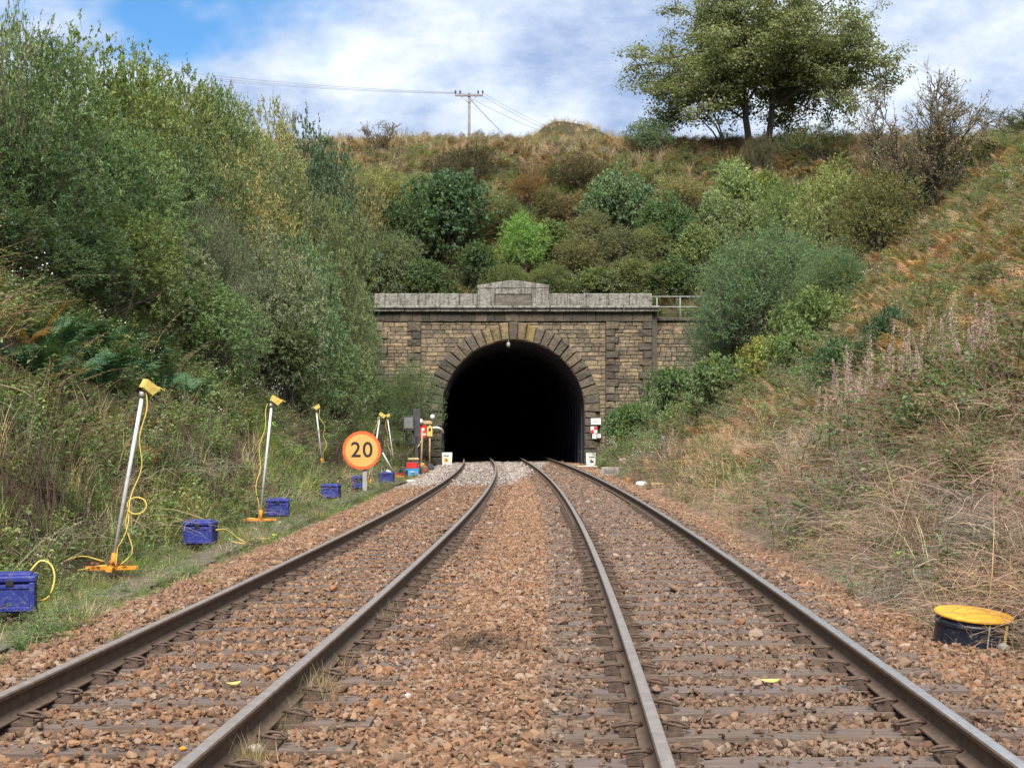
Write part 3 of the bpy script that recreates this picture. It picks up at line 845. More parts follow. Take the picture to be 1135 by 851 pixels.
def spray_shrub(seed, H, Rw, n_spray, n_leaf, L, W, lobes=9, slen=.5, up=.5, barkm='bark'):
    """lumpy dome of leafy sprays growing outward and up from a fan of stems"""
    r = np.random.default_rng(seed)
    a = r.uniform(0, 6.283, lobes); q = np.sqrt(r.uniform(0, 1, lobes)) * .62
    lo = np.stack([np.cos(a) * q * Rw, np.sin(a) * q * Rw, H * (.62 - .30 * q**1.5) * r.uniform(.75, 1.08, lobes)], 1)
    lr = np.stack([Rw * r.uniform(.30, .50, lobes), Rw * r.uniform(.30, .50, lobes), H * r.uniform(.20, .30, lobes)], 1)
    lo[0] = (0, 0, H * .64); low = max(2, lobes // 3)
    lo = np.concatenate([lo, np.stack([np.cos(a[:low] * 2 + 1) * .6 * Rw, np.sin(a[:low] * 2 + 1) * .6 * Rw, np.full(low, H * .24)], 1)]); lr = np.concatenate([lr, np.tile([[Rw * .45, Rw * .45, H * .24]], (low, 1))])
    k = r.integers(0, len(lo), n_spray); d = nrm(r.normal(size=(n_spray, 3)) + np.array([0, 0, .30]))
    S0 = lo[k] + d * lr[k] * r.uniform(.55, .98, (n_spray, 1)) ** .7
    S0[:, 2] = np.maximum(S0[:, 2], .03 * H)
    D = nrm(d * .8 + np.array([0, 0, up]) + r.normal(0, .35, (n_spray, 3))); SL = slen * r.uniform(.45, 1.3, n_spray) * (1 + .6 * (r.random(n_spray) < .04))
    si = np.repeat(np.arange(n_spray), n_leaf); u = r.uniform(0, 1, len(si))
    bend = r.normal(0, .18, (n_spray, 3)) - np.array([0, 0, .10])
    LP = S0[si] + D[si] * (SL[si] * u)[:, None] + bend[si] * (SL[si] * u * u)[:, None]
    LD = nrm(D[si] * .75 + r.normal(0, .6, LP.shape)); LN = nrm(r.normal(0, .55, LP.shape) + np.array([0, 0, .8]) + d[si] * .4)
    sz = r.uniform(.6, 1.25, len(si)) * (1.15 - .45 * u)
    V, Q = leaves(LP, LD, LN, L * sz, W * sz, .12, .1)
    fo = mk_mesh('foliage', V, [(Q, 0)], [M['leaf']])
    G = Geo(); t = np.linspace(0, 1, 4)[None, :, None]
    tw = r.choice(n_spray, n_spray // 2, replace=False)
    P = S0[tw][:, None] + D[tw][:, None] * (SL[tw][:, None, None] * (t * 1.25 - .25)) + bend[tw][:, None] * SL[tw][:, None, None] * t * t
    Vt, Qt = tubes(P, np.full((len(tw), 1), .0045) * np.linspace(1.2, .4, 4)[None], 3); G.add(Vt, Qt)
    sel = r.choice(n_spray, 70, replace=False); t = np.linspace(0, 1, 8)[None, :, None]
    b0 = r.normal(0, .10 * Rw, (70, 3)) * np.array([1, 1, 0]) - np.array([0, 0, .2])
    md = (b0 * .6 + S0[sel] * .4) * np.array([.8, .8, 1.1])
    P = b0[:, None] * (1 - t)**2 + 2 * md[:, None] * t * (1 - t) + S0[sel][:, None] * t**2 + np.cumsum(r.normal(0, .006 * H, (70, 8, 3)), 1)
    Vt, Qt = tubes(P, (.009 * H * (1 - .85 * t[..., 0])) * r.uniform(.5, 1.3, (70, 1)), 4); G.add(Vt, Qt)
    return G.mesh('stems', [M[barkm]]), fo
def clump_shrub(seed, H, Rw, n_clump, n_leaf, L, W, barkm='bark', lobes=5, flat=.8):
    """rounded bush: leaf clumps on uneven lobes carried by stems"""
    r = np.random.default_rng(seed)
    lo = np.stack([r.uniform(-.5, .5, lobes) * Rw, r.uniform(-.5, .5, lobes) * Rw, H * r.uniform(.32, .68, lobes)], 1)
    lr = np.stack([Rw * r.uniform(.42, .62, lobes), Rw * r.uniform(.42, .62, lobes), H * r.uniform(.28, .36, lobes)], 1)
    lo[0] = (0, 0, H * .62); lr[0] = (Rw * .6, Rw * .6, H * .37)
    k = r.integers(0, lobes, n_clump)
    d = nrm(r.normal(size=(n_clump, 3)) + np.array([0, 0, .25]))
    cc = lo[k] + d * lr[k] * r.uniform(.72, 1.05, (n_clump, 1))
    cc[:, 2] = np.maximum(cc[:, 2], .06 * H)
    cs = .13 * H * r.uniform(.6, 1.4, n_clump)
    n = n_clump * n_leaf; ci = np.repeat(np.arange(n_clump), n_leaf)
    off = r.normal(0, .5, (n, 3)) * np.array([1, 1, .6])
    LP = cc[ci] + off * cs[ci][:, None]
    LD = nrm(d[ci] * .5 + r.normal(0, .6, (n, 3)) + np.array([0, 0, -.15]))
    LN = nrm(d[ci] * .7 + np.array([0, 0, .8]) + r.normal(0, .35, (n, 3)))
    sz = r.uniform(.6, 1.25, n)
    V, Q = leaves(LP, LD, LN, L * sz, W * sz, .1, .15)
    fo = mk_mesh('foliage', V, [(Q, 0)], [M['leaf']])
    sel = r.choice(n_clump, min(60, n_clump), replace=False)
    t = np.linspace(0, 1, 6)[None, :, None]
    b0 = r.normal(0, .05 * Rw, (len(sel), 3)) * np.array([1, 1, 0]) - np.array([0, 0, .15])
    mid_ = (b0 + cc[sel]) * .5 * np.array([.7, .7, 1])
    P = b0[:, None] * (1 - t)**2 + 2 * mid_[:, None] * t * (1 - t) + cc[sel][:, None] * t**2
    P += np.cumsum(r.normal(0, .01 * H, P.shape), 1)
    Vt, Qt = tubes(P, (.012 * H * (1 - .85 * t[..., 0])) * r.uniform(.5, 1.3, (len(sel), 1)), 4)
    return mk_mesh('stems', Vt, [(Qt, 0)], [M[barkm]]), fo
def frond(r, base, az_, Ln, arch, npair, pw, curl=.0):
    """one arching frond: rachis points and pinnae"""
    t = np.linspace(0, 1, npair + 2)
    d = np.array([math.cos(az_), math.sin(az_), 0])
    rach = base + d * (Ln * (t * (.30 + .55 * arch * t)))[:, None] + np.array([0, 0, 1]) * (Ln * (t * .95 - .62 * arch * t**2))[:, None]
    tt = t[1:-1]; P = rach[1:-1]; T_ = nrm(np.gradient(rach, axis=0))[1:-1]
    side = nrm(np.cross(T_, np.array([0, 0, 1.]))); nor = np.cross(side, T_)
    ln = pw * Ln * np.sin(np.clip(tt * 1.02 + .12, 0, 1) * math.pi) ** .8
    PP = np.concatenate([P, P]); SS = np.concatenate([side, -side]); TT = np.concatenate([T_, T_]); NN = np.concatenate([nor, nor])
    D = nrm(SS + TT * .45 - NN * .18 + r.normal(0, .07, PP.shape))
    LL = np.concatenate([ln, ln])
    return rach, PP, D, NN, LL
def fern_mesh(seed, n_fr, Ln, npair, pw, mats, arch=(.5, 1.0)):
    r = np.random.default_rng(seed); G = Geo()
    for k in range(n_fr):
        az_ = 6.283 * k / n_fr + r.uniform(-.4, .4)
        b = np.array([math.cos(az_) * .06, math.sin(az_) * .06, -.03])
        rach, PP, D, NN, LL = frond(r, b, az_, Ln * r.uniform(.7, 1.1), r.uniform(*arch), npair, pw)
        V, Q = tubes(rach[None], np.linspace(.009, .002, len(rach))[None], 3); G.add(V, Q, 0)
        # each pinna is a row of small leaflets tapering to its tip
        for q in np.linspace(.12, .92, 5):
            A = PP + D * (LL * q)[:, None]
            for sgn in (-1, 1):
                S = nrm(np.cross(D, NN)) * sgn
                V, Q = leaves(A, nrm(S + D * .5), NN, np.maximum(.012, LL * .30 * (1.05 - q)), np.maximum(.008, LL * .15 * (1.1 - q * .6)), .05, .1); G.add(V, Q, 0)
        V, Q = leaves(PP, D, NN, LL, LL * .10, .05, .15); G.add(V, Q, 0)
    return G.mesh('fronds', mats)
def blades_mesh(seed, n, hmin, hmax, w, spread, bend, mats, base=.08):
    r = np.random.default_rng(seed); m = 4; t = np.linspace(0, 1, m)
    a = r.uniform(0, 6.283, n); h = r.uniform(hmin, hmax, n); b0 = r.normal(0, base, (n, 3)) * np.array([1, 1, 0])
    out = np.stack([np.cos(a), np.sin(a), 0 * a], 1); sp = r.uniform(.1, 1, n) * spread; bd = r.uniform(.2, 1.2, n) * bend
    P = b0[:, None] + out[:, None] * (h * 1.0)[:, None, None] * (sp[:, None] * t + bd[:, None] * t**2)[..., None]
    P[..., 2] += h[:, None] * (t[None] - .55 * bd[:, None] * t[None]**2.2) - .03
    S = nrm(np.cross(out, np.array([0, 0, 1.]))) * np.where(r.random(n) < .5, 1, -1)[:, None]
    tw = r.uniform(-.7, .7, n); S = S * np.cos(tw)[:, None] + out * np.sin(tw)[:, None]
    ww = (w * np.array([1, .85, .55, .08]))[None, :, None] * r.uniform(.6, 1.3, (n, 1, 1))
    V = np.stack([P - S[:, None] * ww / 2, P + S[:, None] * ww / 2], 2).reshape(-1, 3)
    b = (np.arange(n) * m * 2)[:, None]; i = np.arange(m - 1)[None] * 2
    Q = np.stack([b + i, b + i + 1, b + i + 3, b + i + 2], -1).reshape(-1, 4)
    return mk_mesh('blades', V, [(Q, 0)], mats)
def weed_mesh(seed, n_st, H, lean, n_leaf, L, W, mats, top_flower=0, fl=(.05, .05)):
    """upright or sprawling leafy stems"""
    r = np.random.default_rng(seed); G = Geo(); m = 5; t = np.linspace(0, 1, m)
    a = r.uniform(0, 6.283, n_st); h = H * r.uniform(.55, 1.1, n_st)
    out = np.stack([np.cos(a), np.sin(a), 0 * a], 1); b0 = r.normal(0, .14 * H, (n_st, 3)) * np.array([1, 1, 0])
    P = b0[:, None] + out[:, None] * (h[:, None] * lean * r.uniform(.3, 1.2, (n_st, 1)) * t[None]**1.4)[..., None]
    P[..., 2] += h[:, None] * (t[None] - .35 * lean * t[None]**2) - .04
    P += np.cumsum(r.normal(0, .012 * H, P.shape), 1)
    V, Q = tubes(P, (.008 * (1 - .7 * t))[None] * np.ones((n_st, 1)), 3); G.add(V, Q, 1 if len(mats) > 1 else 0)
    n = n_st * n_leaf; si = np.repeat(np.arange(n_st), n_leaf); u = r.uniform(.15, 1, n)
    fi = u * (m - 1); i0 = np.minimum(fi.astype(int), m - 2); fr = (fi - i0)[:, None]
    LP = P[si, i0] * (1 - fr) + P[si, i0 + 1] * fr
    aa = r.uniform(0, 6.283, n); LD = nrm(np.stack([np.cos(aa), np.sin(aa), r.uniform(-.4, .35, n)], 1))
    LP = LP + LD * .02; LN = nrm(r.normal(0, .35, (n, 3)) + np.array([0, 0, 1]))
    s = r.uniform(.6, 1.25, n) * (1.15 - .5 * u)
    V, Q = leaves(LP, LD, LN, L * s, W * s, .12, .2); G.add(V, Q, 0)
    if top_flower:
        k = r.choice(n_st, min(n_st, top_flower), replace=False); nf = len(k) * 7
        FP = np.repeat(P[k, -1], 7, 0) + r.normal(0, .06, (nf, 3))
        V, Q = leaves(FP, r.normal(size=(nf, 3)), r.normal(size=(nf, 3)), fl[0] * .62, fl[1] * .62, .2); G.add(V, Q, 2)
    return G.mesh('weed', mats)
def spike_mesh(seed, n, H, mats):
    """willowherb gone to seed: tall stems with fluffy tapering heads"""
    r = np.random.default_rng(seed); G = Geo(); m = 6; t = np.linspace(0, 1, m)
    b0 = r.normal(0, .42, (n, 3)) * np.array([1, 1, 0]); h = H * r.uniform(.5, 1.1, n)
    ln = r.normal(0, .12, (n, 3)) * np.array([1, 1, 0])
    P = b0[:, None] + ln[:, None] * (h[:, None] * t[None]**1.5)[..., None]; P[..., 2] += h[:, None] * t[None]
    V, Q = tubes(P, (.007 * (1 - .6 * t))[None] * np.ones((n, 1)), 3); G.add(V, Q, 1)
    k = 150; si = np.repeat(np.arange(n), k); u = r.uniform(.42, 1.0, n * k)
    FP = b0[si] + ln[si] * (h[si] * u**1.5)[:, None]; FP[:, 2] += h[si] * u
    a = r.uniform(0, 6.283, n * k); D = nrm(np.stack([np.cos(a), np.sin(a), r.uniform(.1, 1.3, n * k)], 1))
    V, Q = leaves(FP, D, r.normal(size=(n * k, 3)), .075 * (1.35 - u) * 1.5, .014, .1); G.add(V, Q, 0)
    k = 16; si = np.repeat(np.arange(n), k); u = r.uniform(.1, .5, n * k)
    FP = b0[si] + ln[si] * (h[si] * u**1.5)[:, None]; FP[:, 2] += h[si] * u
    a = r.uniform(0, 6.283, n * k); D = nrm(np.stack([np.cos(a), np.sin(a), r.uniform(-.9, .3, n * k)], 1))
    V, Q = leaves(FP, D, r.normal(size=(n * k, 3)) + np.array([0, 0, 1]), .11, .02, .1, .3); G.add(V, Q, 2)
    return G.mesh('spikes', mats)
def tangle_mesh(seed, n, Ln, mats, flat=.45, rad=.0045):
    """dead stems lying over each other"""
    r = np.random.default_rng(seed); m = 6; t = np.linspace(0, 1, m)
    b0 = r.normal(0, .35, (n, 3)) * np.array([1, 1, 0]); a = r.uniform(0, 6.283, n); l = Ln * r.uniform(.4, 1.15, n)
    out = np.stack([np.cos(a), np.sin(a), 0 * a], 1); el = r.uniform(.0, 1.1, n) * (1 - flat) + .05
    P = b0[:, None] + out[:, None] * (l[:, None] * t[None] * np.cos(el)[:, None])[..., None]
    P[..., 2] += l[:, None] * (np.sin(el)[:, None] * t[None] - .30 * t[None]**2.2) + r.uniform(0, .22, (n, 1))
    P += np.cumsum(r.normal(0, .03 * Ln, P.shape), 1) * np.array([1, 1, .5])
    V, Q = tubes(P, (rad * (1 - .6 * t))[None] * r.uniform(.6, 1.5, (n, 1)), 3)
    return mk_mesh('tangle', V, [(Q, 0)], mats)

# ------------------------------------------------------------------ vegetation: ground cover (uncountable)
M['white_petal'] = simple('white_petal', (.62, .58, .55), .7, var=.15)
M['fluff'] = simple('seed_fluff', (.42, .33, .28), .9, var=.2)
M['pink_fluff'] = simple('pink_seed_fluff', (.43, .33, .28), .9, var=.3, scale=3)
M['red_stem'] = simple('red_stem', (.20, .10, .07), .8, var=.3)
LI, DI, TW = M['leaf_inst'], M['dry_inst'], M['twig']
protoG = {
 'grass': [blades_mesh(1, 46, .18, .5, .010, .35, .45, [LI]), blades_mesh(2, 40, .25, .62, .009, .3, .6, [LI]), blades_mesh(3, 52, .12, .34, .010, .5, .5, [LI])],
 'straw': [blades_mesh(4, 42, .35, .85, .008, .35, .75, [DI]), blades_mesh(5, 44, .3, .75, .0075, .55, .8, [DI]), blades_mesh(6, 36, .5, 1.0, .008, .25, .5, [DI])],
 'weed': [weed_mesh(7, 12, .75, .55, 15, .095, .055, [LI, TW]), weed_mesh(8, 10, .95, .35, 18, .085, .045, [LI, TW]), weed_mesh(9, 15, .55, .8, 14, .10, .065, [LI, TW]), weed_mesh(10, 11, .8, .6, 16, .11, .04, [LI, TW])],
 'bramble': [weed_mesh(11, 9, 1.1, 1.15, 26, .085, .06, [LI, M['red_stem']]), weed_mesh(12, 10, .9, 1.3, 24, .08, .055, [LI, M['red_stem']]), weed_mesh(13, 8, 1.3, 1.0, 28, .09, .06, [LI, M['red_stem']])],
 'flower': [weed_mesh(14, 12, 1.0, .5, 13, .09, .05, [LI, TW, M['white_petal']], 5, (.06, .05)), weed_mesh(15, 10, .85, .6, 14, .09, .05, [LI, TW, M['fluff']], 7, (.05, .03)), weed_mesh(16, 11, 1.1, .45, 13, .095, .05, [LI, TW, M['white_petal']], 4, (.055, .045))],
 'bracken': [fern_mesh(17, 4, .95, 9, .30, [LI], (.55, 1.1)), fern_mesh(18, 5, .8, 9, .32, [LI], (.7, 1.2)), fern_mesh(19, 3, 1.05, 10, .28, [LI], (.4, .9))],
 'tangle': [tangle_mesh(20, 84, .6, [DI], .25, .0025), tangle_mesh(21, 90, .5, [DI], .1, .0022), tangle_mesh(22, 70, .75, [DI], .35, .0026)],
 'dock': [weed_mesh(23, 9, 1.05, .25, 26, .05, .022, [DI, TW]), weed_mesh(24, 7, .85, .3, 30, .045, .02, [DI, TW])],
}
SPEC = {k: i for i, k in enumerate(protoG)}
COL = {'grass': (.14, .18, .055), 'straw': (.35, .28, .18), 'weed': (.125, .165, .065), 'bramble': (.10, .13, .065), 'flower': (.13, .165, .07), 'bracken': (.27, .175, .115), 'tangle': (.30, .245, .195), 'dock': (.13, .085, .06)}
BL = []        # patches of one kind: (x, y, radius, kind, weight, colour)
def patch(px, py, rad, kind, w, col=None):
    x, y, _ = hit(px, py); BL.append((x, y, rad, kind, w, col))
# left bank
for px, py, rd in ((30, 540, 1.0), (45, 500, 1.1), (195, 500, 1.3), (240, 515, 1.3), (345, 490, 2.0), (395, 470, 2.0), (20, 440, 1.2)): patch(px, py, rd, 'dock', 1.8, (.105, .07, .052))
for px, py, rd in ((330, 430, 2.6), (380, 440, 2.8), (290, 420, 2.2), (430, 460, 2.4), (330, 470, 1.6), (60, 370, 2.0), (230, 400, 2.2)): patch(px, py, rd, 'flower', 1.3, (.12, .155, .065))
for px, py, rd in ((100, 590, 1.2), (110, 540, 1.3), (250, 560, 1.4), (330, 545, 1.8), (60, 610, .9), (180, 570, 1.2), (380, 525, 2)): patch(px, py, rd, 'grass', 4.0, (.15, .17, .055))
for px, py, rd in ((90, 520, 1.5), (150, 540, 1.2), (120, 470, 1.4), (290, 530, 1.4), (320, 540, 1.6)): patch(px, py, rd, 'straw', 1.3, (.34, .28, .15))
for px, py, rd in ((20, 395, 1.6), (60, 470, 1.5), (170, 460, 1.6)): patch(px, py, rd, 'bramble', 2.0, (.12, .13, .045))
for px, py, rd in ((10, 340, 1.3), (110, 450, 1.0), (60, 430, 1.3)): patch(px, py, rd, 'bracken', 1.6, (.20, .11, .04))
# right bank
for px, py, rd in ((1080, 270, 5.0), (1030, 240, 4.5), (1115, 320, 3.5), (960, 300, 3.5), (1000, 320, 3.0), (1120, 230, 5)): patch(px, py, rd, 'bracken', 2.8, (.29, .185, .12))
for px, py, rd in ((830, 470, 3.0), (800, 480, 3.0), (970, 470, 2.0), (900, 460, 2.5), (1110, 440, 1.4), (1000, 480, 1.3)): patch(px, py, rd, 'bracken', 1.6, (.28, .18, .115))
for px, py, rd in ((720, 480, 3.5), (700, 500, 3.5), (690, 480, 3.5), (750, 450, 3.5), (730, 430, 3.5), (780, 430, 3)): patch(px, py, rd, 'flower', 2.0, (.13, .19, .075)); patch(px, py, rd, 'weed', 4.0, (.13, .19, .07))
for px, py, rd in ((1060, 620, 1.6), (980, 590, 2.0), (900, 560, 2.4), (1110, 640, 1.4), (1100, 560, 1.6), (1010, 560, 1.8), (860, 560, 2.2)): patch(px, py, rd, 'tangle', 2.6)
for px, py, rd in ((1010, 520, 1.4), (1090, 500, 1.5), (950, 520, 1.6), (1050, 470, 1.5)): patch(px, py, rd, 'bramble', 3.0, (.11, .13, .065))
for px, py, rd in ((800, 530, 2.2), (770, 530, 2.2), (850, 540, 1.6), (1080, 690, .5)): patch(px, py, rd, 'straw', 2.5, (.37, .29, .16))
for px, py, rd in ((880, 570, 1.2), (960, 545, 1.2), (740, 525, 2.0), (1030, 590, 1)): patch(px, py, rd, 'dock', 2.2, (.16, .085, .055))
# back slope and crest
for px, py, rd in ((430, 165, 5), (500, 165, 6), (560, 165, 6), (620, 165, 6), (700, 170, 6), (480, 158, 6), (600, 158, 8), (760, 165, 6)): patch(px, py, rd, 'straw', 3.4, (.34, .255, .17)); patch(px, py + 4, rd, 'bracken', 1.3, (.24, .17, .115)); patch(px, py + 8, rd, 'weed', 1.2, (.15, .16, .08))
for px, py, rd in ((850, 165, 5), (920, 180, 5), (880, 200, 4), (640, 180, 4), (800, 170, 5), (560, 185, 4)): patch(px, py, rd, 'bracken', 3.4, (.24, .165, .105))
for px, py, rd in ((630, 230, 4), (660, 270, 4), (620, 290, 3), (700, 300, 4), (760, 300, 3)): patch(px, py, rd, 'bracken', 4.0, (.15, .12, .055))
for px, py, rd in ((600, 210, 4), (540, 200, 4), (650, 210, 4), (740, 200, 4)): patch(px, py, rd, 'weed', 4.0, (.13, .145, .055))
KEEP = [(F * 1.66 / (py - HOR), px, r_) for px, py, r_ in ((12, 678, .40), (222, 603, .40), (308, 572, .4), (367, 552, .45), (398, 541, .5), (429, 535, .5), (124, 631, .55), (288, 577, .45), (401, 545, .45), (457, 525, .8), (470, 524, .7), (442, 527, .6), (427, 530, .5),
                                                                (1074, 712, .62), (1050, 725, .45), (1095, 730, .4), (678, 527, .6), (698, 526, .6), (711, 538, .6), (697, 533, .4), (735, 544, .6))] + [(hit(px_, 430)[1], px_, .75) for px_ in (45, 80, 112, 146, 178)] + [(79., 655, .9), (78.5, 495, .8), (81., 660, .9), (74., 472, .9), (71., 457, .6)]
KEEP = [((px - CX) / F * Y_, Y_, r_) for Y_, px, r_ in KEEP]
def cover():
    P = []
    # candidate points: density falls with distance
    for (y0, y1, dens) in ((7, 16, 17), (16, 28, 12), (28, 45, 7.5), (45, 65, 4.6), (65, 84, 3.4), (84, 100, 4.6), (100, 128, 3.4), (128, 150, .4), (150, 190, 2.2)):
        xw = .36 * y1 + 3
        n = int((y1 - y0) * 2 * xw * dens)
        X = RNG.uniform(-xw, xw, n); Y = RNG.uniform(y0, y1, n)
        k = np.abs(X) < .36 * Y + 3
        k &= (X > toe_right(Y) + .05) | (X < toe_left(Y) + .15) | (Y > 83.6)
        k &= ~((np.abs(X) < 7.9) & (Y > 81.2) & (Y < 83.4)) & ~((np.abs(X) < 12) & (Y > 82) & (Y < 83.3))
        P.append(np.stack([X[k], Y[k]], 1))
    # extra low fringe at both toes
    n = 2600; Y = RNG.uniform(7, 60, n) ** 1.0; X = np.where(RNG.random(n) < .5, toe_right(Y) + RNG.uniform(-.25, .7, n), toe_left(Y) - RNG.uniform(-.35, .6, n))
    P.append(np.stack([X, Y], 1)[np.abs(X) < .36 * Y + 2])
    n = 3600; Y = RNG.uniform(9, 60, n); X = RNG.uniform(-4.8, -3.7, n); P.append(np.stack([X, Y], 1)[np.abs(X) < .36 * Y + 2])
    P = np.concatenate(P)
    ok = np.ones(len(P), bool)
    for kx, ky, kr in KEEP: ok &= ~((np.abs(P[:, 0] - kx) < kr) & (P[:, 1] < ky + kr * .8) & (P[:, 1] > ky - kr - .03 * ky))
    P = P[ok]
    X, Y = P.T; n = len(X); Z = terr(X, Y)
    dR = X - toe_right(Y); dL = toe_left(Y) - X
    names = list(protoG); Wt = np.zeros((n, len(names)))
    def add(kind, w): Wt[:, SPEC[kind]] += w
    left = (dL > -1.3) & (X < 0) & (Y < 83.5); right = (dR > -.3) & (Y < 83.5); back = Y >= 83.5
    nz = vnoise(X, Y, .5); nz2 = vnoise(X + 31, Y - 17, .8)
    add('grass', left * np.where(dL < 1.8, 3.0, .25)); add('straw', left * np.where(dL < 2.0, .35, .05)); add('weed', left * np.where(dL < 1.0, .8, 3.4))
    add('bramble', left * np.where(dL < 1.2, .1, .9)); add('flower', left * np.where(dL < 1.2, .02, .10)); add('dock', left * np.where((dL > .6) & (dL < 3), .2, .03)); add('tangle', left * np.where(dL < 1.2, .4, .04))
    lowr = np.where(dR < 2.0, 1.0, 0); midr = np.where((dR >= 2.0) & (dR < 5.5), 1.0, 0); upr = np.where(dR >= 5.5, 1.0, 0); farR = sstep(44, 60, Y)
    add('tangle', right * (lowr * 1.8 + midr * .5 + upr * .05) * (1 - .7 * farR)); add('straw', right * (lowr * 1.5 + midr * 1.0 + upr * .6))
    add('bramble', right * (lowr * .45 + midr * 1.5 + upr * .9)); add('weed', right * (lowr * .25 + midr * 1.0 + upr * 1.0 + farR * .8)); add('bracken', right * (midr * .8 + upr * 2.0) * (1 - .5 * farR))
    add('dock', right * (lowr * .35 + midr * .5)); add('flower', right * farR * .35); add('grass', right * lowr * .12)
    add('bracken', back * (.7 + .4 * (nz > .2)) * (Y < 128)); add('weed', back * 1.0 * (Z < 19.5)); add('bramble', back * .7 * (Z < 19)); add('straw', back * np.where(Z > 19.0, 2.5, .25))
    colr = np.array([COL[k] for k in names])
    Csum = Wt[:, :, None] * colr[None]
    for (bx_, by_, br, kind, w, col) in BL:
        d2 = ((X - bx_)**2 + (Y - by_)**2 * np.where(Y < 83, .45, 1)) / br**2
        ww = w * np.exp(-d2 * 1.2); Wt[:, SPEC[kind]] += ww
        Csum[:, SPEC[kind]] += ww[:, None] * np.array(col or COL[kind])
    Wn = Wt / Wt.sum(1, keepdims=True); cs = np.cumsum(Wn, 1); kind = (RNG.random(n)[:, None] > cs).sum(1).clip(0, len(names) - 1)
    base = (Csum / np.maximum(Wt[:, :, None], 1e-6))[np.arange(n), kind]
    tint = 1.2 * base * np.exp(RNG.normal(0, .22, (n, 1))) * (1 + .25 * np.stack([nz2, nz2 * .4, -nz2 * .2], 1) * .6).clip(.6, 1.5)
    tint = np.clip(tint * (1 + RNG.normal(0, .06, (n, 3))), .01, .6)
    dry = np.isin(kind, [SPEC['straw'], SPEC['tangle'], SPEC['dock']]) & right
    tint = np.where(dry[:, None], tint * np.array([1.05, .96, .98]), tint)
    grn = np.isin(kind, [SPEC['weed'], SPEC['bramble'], SPEC['flower'], SPEC['grass']])
    tint = np.where(grn[:, None], tint * np.array([1.22, 1.34, 1.3]), tint)
    S = RNG.uniform(.7, 1.25, n) * np.where(Y < 20, .92, 1.0) * np.where(Y > 84, 1.3, 1) * np.where(Y > 125, .8, 1)
    fr = np.where((dR < .3) & right, .6, 1.0) * np.where(left & (dL < -.15), .38, np.where(left & (dL < .2), .6, 1.0)); S = S * fr
    rot = np.stack([RNG.normal(0, .14, n), RNG.normal(0, .14, n), RNG.uniform(0, 6.28, n)], 1)
    rot[:, 1] += np.where(right, -.28, np.where(left, .28, 0)) * 0
    info = {'grass': ('bank_grass', 'green grass growing along the foot of the banks', 'grass'), 'straw': ('dry_grass', 'dry straw coloured grass on the banks and the crest', 'grass'),
            'weed': ('leafy_weeds', 'low green leafy weeds covering the banks', 'weeds'), 'bramble': ('bramble_cover', 'sprawling dark green bramble covering the banks', 'brambles'),
            'flower': ('flowering_weeds', 'leafy weeds with white flower heads and seed fluff', 'weeds'), 'bracken': ('bracken_cover', 'rust brown bracken fronds spread over the slopes', 'bracken'),
            'tangle': ('dead_stems', 'grey tangle of dead stems along the foot of the banks', 'dead stems'), 'dock': ('dead_weeds', 'dark brown dead weeds standing on the banks', 'weeds')}
    for k, nm in enumerate(names):
        s = kind == k
        if not s.any(): continue
        ns = int(s.sum())
        scatter(info[nm][0], np.stack([X, Y, Z - .02], 1)[s], rot[s], np.repeat(S[s][:, None], 3, 1) * RNG.uniform(.85, 1.15, (ns, 3)), RNG.integers(0, len(protoG[nm]), ns), tint[s], protoG[nm], info[nm][1], info[nm][2])
    print('ground cover', n)
cover()

# ------------------------------------------------------------------ shrubs, each a thing of its own
print('shrubs')
PROTO = {
 'willow':  (5.0, 2.5, [spray_shrub(40 + k, 4.7, 2.4, 2000, 13, .115, .042, 13, .34, .18) for k in range(4)]),
 'sallow':  (5.0, 2.7, [spray_shrub(50 + k, 4.8, 2.6, 2000, 13, .10, .056, 14, .30, .12) for k in range(4)]),
 'feather': (5.0, 2.8, [spray_shrub(60 + k, 4.5, 2.6, 1900, 14, .13, .030, 9, .85, 1.1) for k in range(3)]),
 'broad':   (4.5, 2.8, [spray_shrub(70 + k, 4.4, 2.7, 1250, 10, .17, .135, 13, .36, .3) for k in range(3)]),
 'ivy':     (4.5, 1.9, [spray_shrub(75 + k, 4.4, 1.8, 1150, 11, .15, .10, 12, .42, .6) for k in range(3)]),
 'haw':     (6.5, 3.3, [grow_shrub(80, 6.5, 3.3, 16, 16, 8, 13, .095, .06, upright=.25, clear=.16, droop=.0, twigs=True, leafskip=.35, topbare=.75, barkm='bark')]),
 'sparse':  (3.0, 1.6, [grow_shrub(85, 3.0, 1.6, 10, 10, 6, 10, .07, .04, upright=.6, clear=.2, droop=.0, twigs=True, leafskip=.45)]),
 'gorse':   (1.6, 1.3, [spray_shrub(90 + k, 1.55, 1.25, 900, 11, .075, .024, 10, .26, .9) for k in range(2)]),
 'holly':   (1.5, 1.1, [spray_shrub(95 + k, 1.45, 1.05, 640, 9, .105, .062, 12, .26, .5) for k in range(3)]),
}
def extent(me):
    co = np.empty(len(me.vertices) * 3, np.float32); me.vertices.foreach_get('co', co); co = co.reshape(-1, 3)
    return float(np.percentile(co[:, 2], 99.3)), float(np.percentile(np.hypot(co[:, 0], co[:, 1]), 96))
NAMES = {'willow': 'willow_shrub', 'sallow': 'sallow_shrub', 'feather': 'willow_bush', 'broad': 'sycamore_bush', 'ivy': 'sapling_bush', 'haw': 'hawthorn_tree', 'sparse': 'twiggy_shrub', 'gorse': 'gorse_bush', 'holly': 'evergreen_shrub'}
GREY, MIDG, DARK, OLIVE, PALE = (.15, .185, .105), (.115, .17, .06), (.055, .095, .042), (.175, .185, .075), (.19, .23, .105)
LBANK, BACKS, RBANK = 'shrubs on the left bank', 'bushes on the slope above the portal', 'shrubs on the right bank'
